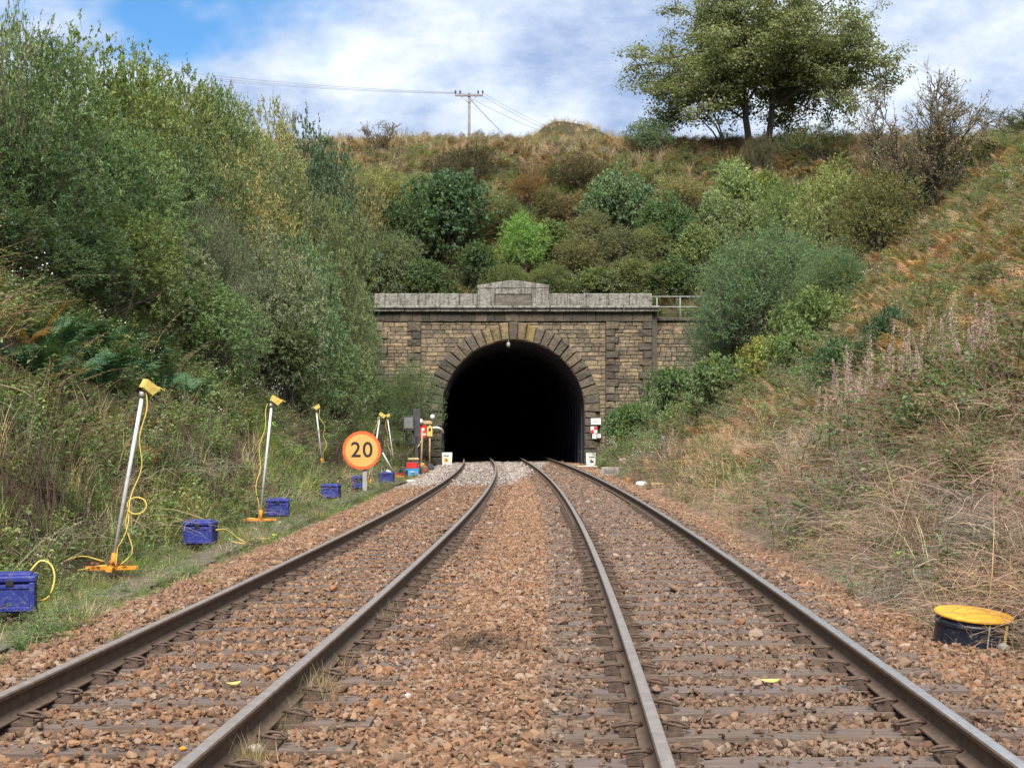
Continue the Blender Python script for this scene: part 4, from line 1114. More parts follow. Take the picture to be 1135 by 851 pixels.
def shrub(kind, px, top, Y, col, label, wid=None, group=LBANK, cat='shrub', n=[0]):
    n[0] += 1; rr = random.Random(n[0] * 13)
    H0, R0, vs = PROTO[kind]
    st, fo = vs[rr.randrange(len(vs))]; H0, R0 = extent(fo)
    x = X_at(px, Y); z0 = T(x, Y); H = Z_at(top, Y) - z0
    if H < .5: print('LOW', label, round(H, 2)); H = .6
    sz = H / H0; sw = (wid * Y / F / 2 / R0) if wid else sz
    o = empty(NAMES[kind], (x, Y, z0 - .05), rr.uniform(0, 6.28), label, cat, group)
    o.scale = (sw, sw, sz)
    a = mobj('stems', st, None, o); b = mobj('foliage', fo, None, o)
    k = (1.9 if group == BACKS else 1.66) * math.exp(rr.gauss(0, .10)); b.color = (col[0] * k * 1.04 * rr.uniform(.92, 1.08), col[1] * k * .96, col[2] * k * 1.18 * rr.uniform(.9, 1.1), 1)
    return o
SH = [
 ('sparse', 8, 4, 34, MIDG, 'thin birch sapling in the top left corner, its twigs against the sky', 130),
 ('willow', 28, 30, 37, MIDG, 'tall willow shrub at the left edge of the photo, highest on the left bank', 170),
 ('sallow', 95, 42, 45, (.11, .16, .05), 'yellow green willow shrub under the blue patch of sky', 150),
 ('willow', 150, 58, 51, (.12, .165, .055), 'tall willow on the left skyline right of the blue gap', 140),
 ('sallow', 202, 82, 58, (.105, .155, .05), 'bushy willow on the left skyline where the overhead wires vanish', 120),
 ('willow', 248, 104, 66, (.12, .155, .06), 'willow on the left skyline with feathery shoots below the wires', 110),
 ('willow', 297, 121, 74, OLIVE, 'olive brown willow on the left skyline before the pole', 105),
 ('sallow', 340, 140, 82, (.07, .11, .055), 'dark hawthorn bush at the right end of the left skyline', 150),
 ('sallow', 392, 180, 87, OLIVE, 'olive shrub left above the portal, beside the dark hawthorn', 75),
 ('willow', 15, 118, 34, DARK, 'dark willow at the left edge, halfway up the bank', 170),
 ('sallow', 78, 128, 40, (.07, .12, .045), 'deep green shrub in the middle of the left bank, below the skyline', 150),
 ('willow', 140, 140, 43, MIDG, 'mid green willow in the second row of the left bank', 140),
 ('sallow', 200, 158, 49, (.075, .115, .045), 'dark green shrub on the left bank beneath the wires', 130),
 ('willow', 262, 172, 56, OLIVE, 'olive willow in the second row, left of the dark hawthorn', 120),
 ('willow', 318, 190, 64, (.10, .13, .055), 'dull green willow below the dark hawthorn', 105),
 ('sallow', 372, 225, 72, (.10, .14, .05), 'green shrub left of the portal, behind the pale willow', 95),
 ('sallow', 5, 222, 31, (.06, .10, .04), 'dark shrub low at the left edge of the photo', 150),
 ('willow', 60, 232, 35, (.07, .115, .05), 'dark green willow just above the ferns', 140),
 ('sallow', 118, 226, 38, MIDG, 'leafy green shrub behind the fern bank', 130),
 ('willow', 172, 245, 42, GREY, 'grey green willow right of the fern bank', 110),
 ('feather', 238, 228, 45, (.115, .145, .085), 'pale twiggy willow standing over the second lamp mast', 120),
 ('willow', 292, 258, 50, GREY, 'silvery willow leaning over the white flowers', 110),
 ('sallow', 330, 262, 57, (.10, .165, .07), 'fresh green shrub in front of the portal, left of the parapet', 110),
 ('willow', 376, 286, 65, (.115, .165, .075), 'light green willow hiding the left end of the portal', 84),
 ('willow', 402, 345, 74, (.10, .15, .065), 'small willow against the left quoins of the portal', 52),
 ('feather', 458, 400, 79, (.10, .165, .07), 'low feathery bush reaching into the tunnel mouth on the left', 84),
 ('sallow', 418, 420, 73, (.09, .14, .055), 'low green bush beside the signal cabinet', 56),
 ('sallow', 225, 300, 42, (.10, .15, .06), 'low leafy shrub below the pale twiggy willow', 110),
 ('sallow', 310, 340, 50, (.09, .14, .055), 'low green shrub behind the white flowers on the left bank', 120),
 ('sallow', 370, 370, 58, (.10, .15, .06), 'low bush above the speed sign', 100),
]
for e in SH: shrub(*e[:6], wid=e[6] * (1.3 if e[0] in ('willow', 'sallow') and e[1] < 330 else 1.0))
SB = [
 ('broad', 497, 192, 90, DARK, 'large dark green sycamore bush above the portal, left of centre', 125),
 ('broad', 452, 222, 88, (.055, .095, .035), 'dark leafy bush left of the large dark sycamore bush', 80),
 ('willow', 422, 188, 93, OLIVE, 'olive willow at the left top of the slope above the portal', 90),
 ('sallow', 418, 258, 86, (.10, .14, .055), 'green shrub just above the left end of the parapet', 70),
 ('sallow', 578, 236, 87.5, (.15, .26, .055), 'bright lime green bush above the centre of the parapet', 66),
 ('broad', 532, 268, 86, (.05, .085, .032), 'dark bush between the lime green bush and the sycamore bush', 60),
 ('broad', 684, 184, 92, (.085, .13, .065), 'grey green bush high above the right half of the parapet', 84),
 ('broad', 738, 216, 90, (.06, .10, .04), 'dark bush right of the grey green one above the parapet', 74),
 ('ivy', 770, 248, 87, (.12, .165, .06), 'leafy sapling above the right end of the parapet', 60),
 ('ivy', 812, 178, 93, (.15, .19, .075), 'tall pale leaved sapling below the big tree', 62),
 ('ivy', 850, 190, 95, (.14, .19, .06), 'second pale leaved sapling below the trunks of the big tree', 62),
 ('ivy', 790, 214, 89, (.14, .18, .075), 'pale leaning sapling in front of the other two', 56),
 ('ivy', 880, 205, 92, (.12, .17, .05), 'green sapling at the right of the pale leaved group', 64),
 ('sallow', 640, 262, 87, (.12, .12, .05), 'brownish bush right of the lime green bush', 74),
 ('sallow', 706, 282, 85.8, (.11, .125, .05), 'brown green shrub just behind the right parapet', 80),
 ('willow', 610, 205, 95, (.13, .14, .055), 'small olive shrub on the open slope above the lime green bush', 50),
 ('sallow', 610, 292, 85.5, (.10, .12, .045), 'low shrub right behind the raised centre of the parapet', 60),
 ('broad', 470, 288, 85.2, (.06, .10, .04), 'low dark bush right behind the left parapet', 70),
 ('sallow', 560, 292, 85.0, (.10, .13, .05), 'low green bush behind the left shoulder of the centre block', 60),
 ('ivy', 660, 296, 85.2, (.11, .14, .055), 'low leafy bush behind the right shoulder of the centre block', 66),
 ('broad', 745, 285, 85.6, (.08, .125, .05), 'low dark bush behind the right end of the parapet', 66),
 ('sallow', 655, 232, 90, (.12, .13, .055), 'thin brown green shrub left of the grey green bush', 60),
 ('willow', 545, 205, 93, (.13, .145, .06), 'olive shrub right of the large dark sycamore bush', 70),
 ('sallow', 385, 235, 90, (.10, .14, .055), 'green shrub at the left end of the slope above the portal', 80),
 ('ivy', 612, 244, 89.5, (.11, .14, .06), 'mottled green bush close to the right of the lime green bush', 64),
 ('sallow', 686, 250, 88, (.125, .14, .065), 'dusty olive bush below the grey green bush above the parapet', 76),
 ('sallow', 722, 248, 88.5, (.13, .15, .06), 'olive bush below the dark bush right of the grey green one', 60),
 ('willow', 470, 190, 95, (.135, .15, .07), 'pale olive shrub behind the large dark sycamore bush', 84),
 ('sallow', 566, 216, 92, (.115, .135, .055), 'small green shrub above and left of the lime green bush', 56),
 ('sallow', 640, 212, 94, (.14, .125, .06), 'brownish shrub left of the top of the grey green bush', 60),
 ('sallow', 760, 196, 95, (.14, .15, .065), 'olive shrub between the dark bush and the pale leaved saplings', 76),
 ('ivy', 830, 226, 88, (.12, .16, .065), 'mid green sapling below the two pale leaved saplings', 70),
 ('sallow', 915, 222, 86, (.12, .155, .06), 'green shrub above the large feathery willow bush', 84),
 ('sallow', 440, 258, 85.5, (.105, .14, .06), 'green shrub behind the left part of the parapet', 66),
 ('sparse', 590, 176, 99, (.15, .11, .06), 'thin brown twiggy bush on the open slope below the spoil heap', 50),
 ('sparse', 420, 134, 106, (.12, .10, .05), 'bare twiggy bush on the crest, left of the power pole', 70),
 ('sallow', 718, 131, 106, (.11, .15, .075), 'round grey green bush on the crest, left of the big tree', 56),
 ('sparse', 318, 116, 104, (.12, .14, .06), 'small spindly sapling on the crest behind the left willows', 40),
 ('gorse', 525, 160, 100, (.05, .05, .022), 'dark gorse bush on the crest just below the power pole', 84),
 ('gorse', 645, 172, 99, (.065, .055, .024), 'dark brown heather bush on the crest below the spoil heap', 90),
 ('gorse', 490, 172, 98, (.06, .055, .025), 'low dark gorse bush left of the one under the power pole', 54),
 ('gorse', 590, 190, 96, (.13, .085, .03), 'rusty brown gorse bush above the lime green bush', 60),
 ('gorse', 905, 137, 103, (.085, .11, .04), 'green gorse bush at the right foot of the big tree', 82),
 ('gorse', 845, 148, 101, (.07, .075, .035), 'brown gorse at the foot of the two trunks', 50),
]
for e in SB: shrub(*e[:6], wid=e[6], group=BACKS, cat='bush')
SR = [
 ('feather', 862, 252, 64, (.085, .145, .065), 'large feathery willow bush right of the portal', 190),
 ('feather', 822, 290, 68, (.075, .135, .07), 'blue green willow bush against the right wing wall', 120),
 ('feather', 925, 272, 60, (.095, .15, .065), 'feathery willow at the right of the large willow bush', 110),
 ('willow', 795, 350, 72, (.075, .13, .06), 'dark low willow where the right wing wall meets the bank', 80),
 ('sallow', 930, 178, 74, (.14, .18, .06), 'yellow green willow left of the bare topped hawthorn', 120),
 ('haw', 1015, 96, 72, (.16, .155, .085), 'bare topped brown hawthorn tree on the right bank', 165),
 ('sallow', 975, 190, 69, (.12, .135, .05), 'olive bush under the bare topped hawthorn', 110),
 ('haw', 1140, 118, 76, (.10, .13, .05), 'twiggy thorn at the right edge of the photo', 110),
 ('sallow', 1060, 165, 78, (.14, .16, .06), 'olive shrub on the skyline right of the hawthorn', 110),
 ('sallow', 1110, 172, 76, (.15, .165, .065), 'pale olive shrub on the right skyline by the photo edge', 110),
 ('sallow', 870, 200, 80, (.13, .175, .06), 'green shrub below the gorse by the big tree', 90),
 ('holly', 988, 338, 35, (.045, .082, .036), 'dark green evergreen shrub above the faded willowherb', 66),
 ('holly', 930, 372, 36, (.05, .09, .038), 'dark leafed shrub left of the evergreen shrub on the right bank', 72),
 ('holly', 962, 378, 35, (.05, .085, .035), 'low dark shrub between two other dark shrubs', 50),
 ('holly', 845, 372, 52, (.17, .21, .05), 'bright yellow green shrub below the large willow bush', 70),
 ('holly', 800, 392, 55, (.10, .155, .06), 'green shrub left of the bright yellow green shrub', 84),
 ('holly', 885, 356, 48, (.12, .175, .06), 'leafy green shrub at the foot of the willow bushes', 80),
 ('holly', 905, 318, 52, (.13, .18, .06), 'light green shrub beneath the right end of the willow', 100),
 ('holly', 745, 405, 66, (.09, .15, .055), 'green bush beside the right quoins of the portal', 70),
 ('holly', 700, 445, 70, (.10, .17, .06), 'low green bush right of the checkered sign', 60),
 ('holly', 1062, 425, 27, (.11, .14, .07), 'green bramble mound above the rightmost faded willowherb', 90),
 ('holly', 905, 425, 42, (.10, .15, .06), 'green bramble mound left of the faded willowherb', 84),
 ('holly', 862, 440, 46, (.12, .16, .065), 'low green bramble mound farther left of the faded willowherb', 84),
 ('holly', 1112, 372, 33, (.13, .15, .07), 'olive bramble mound in the bracken at the right edge', 90),
 ('holly', 960, 512, 27, (.11, .14, .07), 'grey green bramble mound below the faded willowherb', 100),
 ('holly', 770, 440, 58, (.12, .17, .065), 'leafy mound among the weeds right of the portal', 70),
 ('holly', 1045, 485, 22, (.10, .13, .06), 'low grey green bramble mound above the dead grass on the right', 110),
]
for e in SR: shrub(*e[:6], wid=e[6], group=RBANK)

# ferns, brown meadow plants and willowherb
M['fern_leaf'] = leaf_mat('fern_leaf', 'object', trans=.22, var=.3, warm=(.07, .09, .03), warmamt=.4)
fern_m = [fern_mesh(200 + k, 11, 1.25, 15, .26, [M['fern_leaf']], (.45, 1.0)) for k in range(2)]
FN = [(45, 425, 'leftmost'), (80, 432, 'second from the left'), (112, 428, 'third from the left'), (146, 430, 'fourth from the left'), (178, 440, 'fifth from the left'), (206, 452, 'rightmost')]
for k, (px, py, w) in enumerate(FN):
    x, y, z = hit(px, py)
    o = empty('fern', (x, y, z - .03), k * 1.3, 'dark green fern above the nearest lamp mast, %s of the lower row' % w, 'fern', 'ferns on the left bank')
    s = random.Random(k).uniform(.95, 1.25); o.scale = (s, s, s * 1.1)
    b = mobj('fronds', fern_m[k % 2], None, o); b.color = (.085, .165, .085, 1)
for k, (px, py, w) in enumerate([(60, 398, 'leftmost'), (98, 396, 'second'), (132, 398, 'third'), (165, 405, 'rightmost')]):
    x, y, z = hit(px, py)
    o = empty('fern', (x, y, z - .03), k * 2.1, 'tall dark fern of the upper row on the left bank, %s of four' % w, 'fern', 'ferns on the left bank')
    s = random.Random(k + 9).uniform(1.05, 1.35); o.scale = (s, s, s * 1.1)
    b = mobj('fronds', fern_m[(k + 1) % 2], None, o); b.color = (.08, .155, .08, 1)
M['dock_leaf'] = leaf_mat('dead_leaf', 'object', trans=.08, var=.4, warm=(.12, .07, .04), warmamt=.3, spec=.1, rough=.8)
dock_m = [weed_mesh(210 + k, 30, 1.5, .35, 44, .06, .022, [M['dock_leaf'], M['twig']]) for k in range(2)]
for k, (px, py, s, lab) in enumerate([(182, 535, .95, 'dark brown dead meadow plant right of the nearest lamp mast'), (215, 540, 1.0, 'dark brown dead meadow plant behind the second blue crate'), (252, 530, .9, 'brown dead meadow plant left of the second lamp mast'),
                                (18, 585, 1.0, 'tall dark brown dead weed clump at the left edge of the photo'), (52, 560, .9, 'dark dead weed clump left of the nearest lamp mast'), (370, 520, 1.1, 'dark dead weed clump behind the speed sign'), (330, 505, 1.0, 'dark weed clump left of the third lamp mast'), (420, 500, 1.1, 'dark weed clump right behind the speed sign')]):
    x, y, z = hit(px, py)
    o = empty('dead_weed_clump', (x, y, z - .03), k * 1.1, lab, 'weeds', 'dark dead weed clumps'); o.scale = (s * .75, s * .75, s)
    b = mobj('stalks', dock_m[k % 2], None, o); b.color = (.085, .058, .045, 1)
herb_m = [spike_mesh(220 + k, 11, 1.3, [M['pink_fluff'], M['red_stem'], M['dock_leaf']]) for k in range(2)]
for k, (px, py, s, lab) in enumerate([(925, 480, .9, 'leftmost clump of faded pink willowherb on the right bank'), (955, 482, 1.0, 'clump of faded pink willowherb second from the left, below the dark shrubs'), (985, 470, 1.0, 'tall faded willowherb below the dark evergreen shrub'),
                                (1012, 462, .95, 'faded pink willowherb right of the dark evergreen shrub'), (1035, 420, .9, 'faded willowherb highest up the right bank'), (1085, 425, .85, 'rightmost clump of faded willowherb')]):
    x, y, z = hit(px, py)
    o = empty('willowherb', (x, y, z - .03), k * 1.7, lab, 'willowherb', 'faded willowherb on the right bank'); o.scale = (s * .8, s * .8, s * 1.2)
    b = mobj('spikes', herb_m[k % 2], None, o); b.color = (.2, .12, .07, 1)

# ------------------------------------------------------------------ the big tree on the crest
def big_tree():
    r = np.random.default_rng(303); Y = 106.0
    x0 = X_at(838, Y); z0 = T(x0, Y); sc = Y / F
    root = empty('sycamore_tree', (x0, Y, z0 - .1), 0, 'big spreading sycamore with two trunks standing alone on the crest', 'tree')
    def loc(px, py, dy): return np.array([(px - 838) * sc, dy, Z_at(py, Y) - z0])
    G = Geo(); ends = []
    def limb(p0, p1, r0, r1, n=9, wig=.05):
        t = np.linspace(0, 1, n)[:, None]; L = np.linalg.norm(p1 - p0)
        P = p0 * (1 - t) + p1 * t + np.array([0, 0, 1]) * L * .10 * np.sin(t * math.pi) * r.uniform(-.3, 1)
        w = np.cumsum(r.normal(0, wig * L / n, (n, 3)), 0); w[0] = 0; P = P + w
        V, Q = tubes(P[None], np.linspace(r0, r1, n)[None], 6); G.add(V, Q); return P
    tr = [limb(np.array([-.35, 0, -.4]), loc(822, 60, -.4), .27, .17), limb(np.array([.75, .2, -.4]), loc(870, 50, .5), .26, .16),
          limb(loc(829, 126, -.1), loc(800, 70, 1.0), .20, .10)]
    V, Q = tubes(np.array([[(-.35, 0, -.6), (-.35, 0, .05), (-.35, 0, .6)], [(.75, .2, -.6), (.75, .2, .05), (.75, .2, .6)]], float), np.array([[.5, .36, .28], [.48, .35, .27]]), 8); G.add(V, Q)
    # crown limbs: ends spread through a wide, flattened dome
    tips = []
    for k in range(104):
        a = r.uniform(0, 6.283); q = math.sqrt(r.uniform(.08, 1))
        ex = 852 + 146 * q * math.cos(a) + r.normal(0, 6); dy = 8.0 * q * math.sin(a)
        topy = -34 + 88 * q**2.8; low = 134 - 16 * math.cos(a * 2) * q - 45 * (1 - q)
        ey = topy + (low - topy) * r.uniform(0, 1) ** 1.1
        if ex < 730: ey = max(ey, 55)
        if ex > 960: ey = min(max(ey, 8), 95)
        if abs(ex - 845) < 55: ey = min(ey, 88)
        e = loc(ex, ey, dy)
        src = tr[r.integers(0, 3)] if q < .6 else (tr[0] if ex < 845 else tr[1])
        s_ = src[r.integers(3, len(src))]
        P = limb(s_, e, .11 * (1.15 - .4 * q), .025, 10, .10); tips.append(P[-1])
        for j in range(12):
            b = P[r.integers(4, 10)]
            d = nrm(r.normal(size=3) * np.array([1, 1, .8])) * r.uniform(.8, 2.0)
            P2 = limb(b, b + d, .03, .008, 5, .12); tips.append(P2[-1])
            if j % 2 == 0: tips.append(P2[2])
    for k in range(3): limb(loc(800, 158 - k * 2, -1.5 + k), loc(775 - k * 8, 112 + 4 * k, -1.5), .07, .02, 8, .1)
    tips = np.array(tips)
    n = len(tips); nl = 60
    cs = r.uniform(.40, .85, n); ci = np.repeat(np.arange(n), nl)
    off = np.clip(r.normal(0, .52, (n * nl, 3)), -1.3, 1.3) * np.array([1, 1, .62])
    LP = tips[ci] + off * cs[ci][:, None]
    LD = nrm(off * np.array([1, 1, .4]) + r.normal(0, .35, LP.shape) + np.array([0, 0, -.25])); LN = nrm(np.array([0, 0, 1.]) + r.normal(0, .35, LP.shape))
    sz = r.uniform(.6, 1.2, len(LP))
    V, Q = leaves(LP, LD, LN, .19 * sz, .16 * sz, .08, .15)
    mobj('trunk', G.mesh('trunk', [M['bark']]), None, root)
    c = mobj('crown', mk_mesh('crown', V, [(Q, 0)], [M['leaf']]), None, root); c.color = (.235, .26, .145, 1)
    print('tree leaves', len(LP))
big_tree()

# ------------------------------------------------------------------ lineside things on the left
M['blue'] = simple('blue_plastic', (.014, .026, .20), .5, var=.22, scale=9, dirt=((.17, .15, .13), .5), spec=.5)
M['alu'] = simple('aluminium_tube', (.55, .56, .57), .5, metal=.15, var=.12, scale=12, dirt=((.25, .22, .19), .4))
M['orange'] = simple('orange_paint', (.72, .27, .02), .6, var=.2, scale=12, dirt=((.25, .14, .07), .5))
M['yellow'] = simple('yellow_plastic', (.62, .47, .12), .55, var=.2, scale=12, dirt=((.30, .24, .13), .5))
M['cable'] = simple('yellow_cable', (.66, .50, .12), .55, var=.15, scale=6)
M['lens'] = simple('dull_lens', (.12, .11, .10), .2, var=.1)
M['trough'] = simple('mossy_trough', (.115, .098, .068), .95, var=.45, scale=4, dirt=((.05, .055, .025), .8), bumpd=.02)
M['concrete'] = simple('weathered_concrete', (.30, .275, .24), .92, var=.3, scale=5, dirt=((.09, .075, .05), .7), bumpd=.01)
M['galv'] = simple('galvanised_steel', (.36, .35, .34), .6, metal=.3, var=.2, scale=9, dirt=((.20, .15, .11), .5))
M['white'] = simple('white_board', (.72, .72, .70), .55, var=.1, scale=7, dirt=((.35, .32, .28), .5))
M['black'] = simple('black_plastic', (.022, .023, .026), .5, var=.3, scale=9, dirt=((.10, .085, .07), .3))
M['red'] = simple('red_plastic', (.55, .025, .025), .5, var=.2, scale=8, dirt=((.2, .08, .06), .3))
M['cyan'] = simple('light_blue_plastic', (.06, .30, .62), .5, var=.15, scale=8, dirt=((.2, .2, .2), .3))
M['timber'] = simple('tan_timber', (.48, .34, .19), .8, var=.3, scale=6, dirt=((.16, .11, .07), .6), bumpd=.005)
M['canvas'] = simple('brown_canvas', (.20, .10, .055), .9, var=.35, scale=9, bumpd=.01)
M['dark_grey'] = simple('dark_grey_paint', (.05, .05, .055), .7, var=.3, scale=5, dirt=((.15, .13, .11), .5))
M['mid_grey'] = simple('mid_grey_plate', (.17, .165, .16), .7, var=.25, scale=5)
def part(name, g, mat, parent, smooth=False):
    return mobj(name, g.mesh(name, [mat], smooth), None, parent)
def bevel_part(name, c, d, mat, parent, bev=.012, jit=0.0):
    me = rough_box(name, d[0], d[1], d[2], bev, jit, len(bpy.data.meshes)); o = mobj(name, me, mat, parent); o.location = (c[0], c[1], c[2] - d[2] / 2); return o
# concrete cable trough with a lid per metre
tr = empty('cable_trough', (-4.03, 13.0, -.12), 0, 'weathered concrete cable trough along the foot of the left bank', 'cable trough')
lid_me = [rough_box('lid', .40, .93, .055, .012, .006, k) for k in range(4)]
for me in lid_me: me.materials.append(M['trough'])
for k in range(46):
    rr = random.Random(k + 50); Y = 9.0 + k * .96
    o = mobj('lid', lid_me[rr.randrange(4)], None, tr)
    o.location = (.28 * float(sstep(40, 60, Y)) + rr.uniform(-.03, .03), Y - 13.0, 0.055 + rr.uniform(-.035, .015)); o.rotation_euler = (rr.gauss(0, .02), rr.gauss(0, .04), rr.gauss(0, .025))
for s in (-1, 1):
    g = Geo(); g.box((s * .19, 17.9, -.05), (.055, 44, .13)); part('trough_side', g, M['trough'], tr)
# blue crates
def make_crate():
    r_ = empty('storage_crate')
    bevel_part('body', (0, 0, .14), (.43, .33, .28), M['blue'], r_, .018)
    lid = bevel_part('lid', (0, 0, .315), (.47, .37, .06), M['blue'], r_, .014)
    bevel_part('lid_panel', (0, 0, .035), (.38, .28, .03), M['blue'], lid, .008).location = (0, 0, .052)
    for sx in (-.195, .195):
        for sy in (-.155, .155): bevel_part('corner_post', (sx, sy, .15), (.055, .055, .27), M['blue'], r_, .008)
    for sy in (-.166, .166):
        bevel_part('rib', (0, sy, .245), (.36, .02, .035), M['blue'], r_, .005); bevel_part('rib', (0, sy, .04), (.36, .02, .04), M['blue'], r_, .005)
        bevel_part('latch', (.0, sy * 1.08, .285), (.07, .018, .06), M['black'], r_, .004)
    for sx in (-.22, .22): bevel_part('handle', (sx, 0, .22), (.03, .16, .04), M['black'], r_, .008)
    return r_
crate0 = make_crate()
CR = [(12, 678, 'nearest blue crate, cut off by the left edge of the photo', .25), (222, 603, 'blue crate second from the camera, between the first two lamp masts', -.05), (308, 572, 'blue crate beside the foot of the second lamp mast', .1),
      (367, 552, 'blue crate left of the speed sign', -.1), (398, 541, 'blue crate right behind the post of the speed sign', .12), (429, 535, 'blue crate right of the speed sign, beside the tools', -.08)]
for k, (px, py, lab, rz) in enumerate(CR):
    Y = F * (CAMZ + .05) / (py - HOR); x = X_at(px, Y)
    o = crate0 if k == 0 else copy_tree(crate0)
    o.location = (x, Y, max(T(x, Y), -.05)); o.rotation_euler = (0, 0, rz); tag(o, lab, 'crate', 'blue crates along the left bank')
# lamp masts
def smooth_path(P, m=6):
    P = np.asarray(P, float); E_ = np.concatenate([[2 * P[0] - P[1]], P, [2 * P[-1] - P[-2]]]); out = []
    for i in range(1, len(E_) - 2):
        p0, p1, p2, p3 = E_[i - 1:i + 3]
        for t in np.arange(m) / m: out.append(.5 * ((2 * p1) + (p2 - p0) * t + (2 * p0 - 5 * p1 + 4 * p2 - p3) * t * t + (3 * p1 - p0 - 3 * p2 + p3) * t**3))
    return np.array(out + [P[-1]])
def tube_part(name, P, r, mat, parent, k=8):
    if 'cable' in name or 'duct' in name: P = smooth_path(P)
    g = Geo(); g.tube(P, r, k); return part(name, g, mat, parent, True)
def mast(px, py, tx, ty, label, cable_out=True, loop=False, feet=True, seed=0, Y=None):
    rr = random.Random(seed)
    Y = Y or F * (CAMZ + .05) / (py - HOR); x = X_at(px, Y); z = max(T(x, Y), -.05)
    root = empty('lamp_mast', (x, Y, z), 0, label, 'lamp', 'portable lamp masts along the left bank')
    top = np.array([X_at(tx, Y) - x, .05, Z_at(ty, Y) - z]); L = np.linalg.norm(top); d = top / L
    at = lambda q: tuple(d * (L * q))
    tube_part('pole', [at(.02), at(.5), at(.97)], .025, M['alu'], root, 10)
    tube_part('sleeve', [at(.0), at(.09)], .036, M['orange'], root, 10)
    tube_part('collar', [at(.955), at(.985)], .042, M['galv'], root, 10)
    q = Vector(d).to_track_quat('Z', 'Y').to_matrix().to_4x4() @ Matrix.Rotation(rr.uniform(.1, .5), 4, 'Z') @ Matrix.Rotation(R(24), 4, 'X')
    hd = empty('x'); bpy.data.objects.remove(hd)
    g = Geo()                                  # hooded lamp box, deeper at the top
    v = np.array([(-.10, -.11, -.07), (.10, -.11, -.07), (.10, .08, -.05), (-.10, .08, -.05), (-.12, -.15, .08), (.12, -.15, .08), (.11, .09, .09), (-.11, .09, .09)])
    g.add(v, [[0, 3, 2, 1], [4, 5, 6, 7], [0, 1, 5, 4], [1, 2, 6, 5], [2, 3, 7, 6], [3, 0, 4, 7]])
    h = part('lamp_head', g, M['yellow'], root); h.matrix_local = Matrix.Translation(Vector(d * L) + Vector((.05, -.02, .02))) @ q @ Matrix.Scale(.82, 4)
    g = Geo(); g.box((0, -.135, 0), (.17, .02, .10)); part('lens', g, M['lens'], h)
    g = Geo(); g.box((0, -.17, .088), (.25, .10, .012)); part('hood', g, M['yellow'], h)
    if feet:
        for a in (.12, 1.72):
            g = Geo(); g.box((0, 0, .02), (.62, .075, .045), rot=Matrix.Rotation(a + rr.uniform(-.1, .1), 4, 'Z')); part('foot', g, M['orange'], root)
    P = []
    for t in np.linspace(0, 1, 26):
        c = d * L * (.98 - .90 * t); sway = .05 + .07 * math.sin(t * 3.1) + .03 * math.sin(t * 17 + seed)
        side = -1 if seed % 2 else 1
        P.append(c + np.array([side * sway * (1.5 if seed == 2 else 1), -.05 - .03 * math.sin(t * 9), 0]))
    P = [np.array(p) for p in P]; P[-1][2] = .03
    e = P[-1]
    for t in np.linspace(.1, 1, 10): P.append(np.array([e[0] - 1.0 * t * (1 if cable_out else .3), e[1] - .5 * t + .15 * math.sin(t * 7), .03 + .02 * math.sin(t * 11)]))
    tube_part('cable', P, .008, M['cable'], root, 5)
    if loop:
        c = d * L * .30 + np.array([.20, -.06, .12])
        tube_part('cable_loop', [c + np.array([.12 * math.cos(a), .03 * math.sin(a * .5), .10 * math.sin(a)]) for a in np.linspace(-2.6, 3.4, 26)], .008, M['cable'], root, 5)
        tube_part('cable', [c + np.array([-.10, 0, -.05]), c + np.array([-.13, 0, -.25]), c + np.array([-.05, .0, -.55]), np.array([.12, -.06, .06])], .008, M['cable'], root, 5)
    return root
m1 = mast(124, 631, 158, 431, 'nearest lamp mast, leaning right over orange feet weighted with stones', True, True, seed=0)
mast(288, 577, 301, 445, 'second lamp mast from the camera, upright with a yellow head', True, False, seed=1)
mast(357, 536, 350, 452, 'third lamp mast, half hidden in weeds left of the speed sign', False, False, False, seed=2, Y=46.5)
mast(410, 537, 421, 461, 'lamp mast leaning right behind the speed sign', False, False, False, seed=3, Y=49)
mast(438, 520, 429, 461, 'white lamp mast leaning left, farthest from the camera', False, False, False, seed=5, Y=66)
# ballast stones weighing down the feet of the nearest mast
for k in range(16):
    rr = random.Random(k + 300)
    o = mobj('loose_stone', stone_protos[k % 10].copy(), None); o.data.materials.clear(); o.data.materials.append(M['canvas'])
    o.location = (m1.location.x + rr.uniform(-.24, .24), m1.location.y + rr.uniform(-.12, .14), m1.location.z + .07 + rr.uniform(0, .035)); s = rr.uniform(.03, .045); o.scale = (s, s, s); o.rotation_euler = (rr.random(), rr.random(), rr.random() * 6)
    tag(o, 'brown stone lying on the orange feet of the nearest lamp mast', 'stone', 'stones on the feet of the nearest mast')
# yellow cables on the ground
def cable(px0, label, P): tag(tube_part('cable', P, .009, M['cable'], None, 6), label, 'cable')
c0 = crate0.location
cable(0, 'yellow cable curling up from the nearest blue crate', [(c0.x + .18, c0.y, .33), (c0.x + .26, c0.y + .05, .42), (c0.x + .36, c0.y + .05, .38), (c0.x + .40, c0.y + .02, .25), (c0.x + .34, c0.y, .08), (c0.x + .1, c0.y + .2, .02)])
b = m1.location
cable(0, 'yellow cable lying in the grass left of the nearest lamp mast', [(b.x - .1, b.y, .05), (b.x - .35, b.y - .1, .12), (b.x - .6, b.y - .3, .05), (b.x - .75, b.y - .2, .16), (b.x - .95, b.y - .5, .05), (b.x - .8, b.y - .9, .03), (b.x - 1.1, b.y - 1.1, .05)])
cable(0, 'yellow cable beside the second blue crate', [(X_at(238, 21.5), 21.6, .25), (X_at(250, 21.8), 21.8, .24), (X_at(262, 22), 22.0, .12), (X_at(272, 22), 22.1, .02), (X_at(255, 22.4), 22.5, .02)])
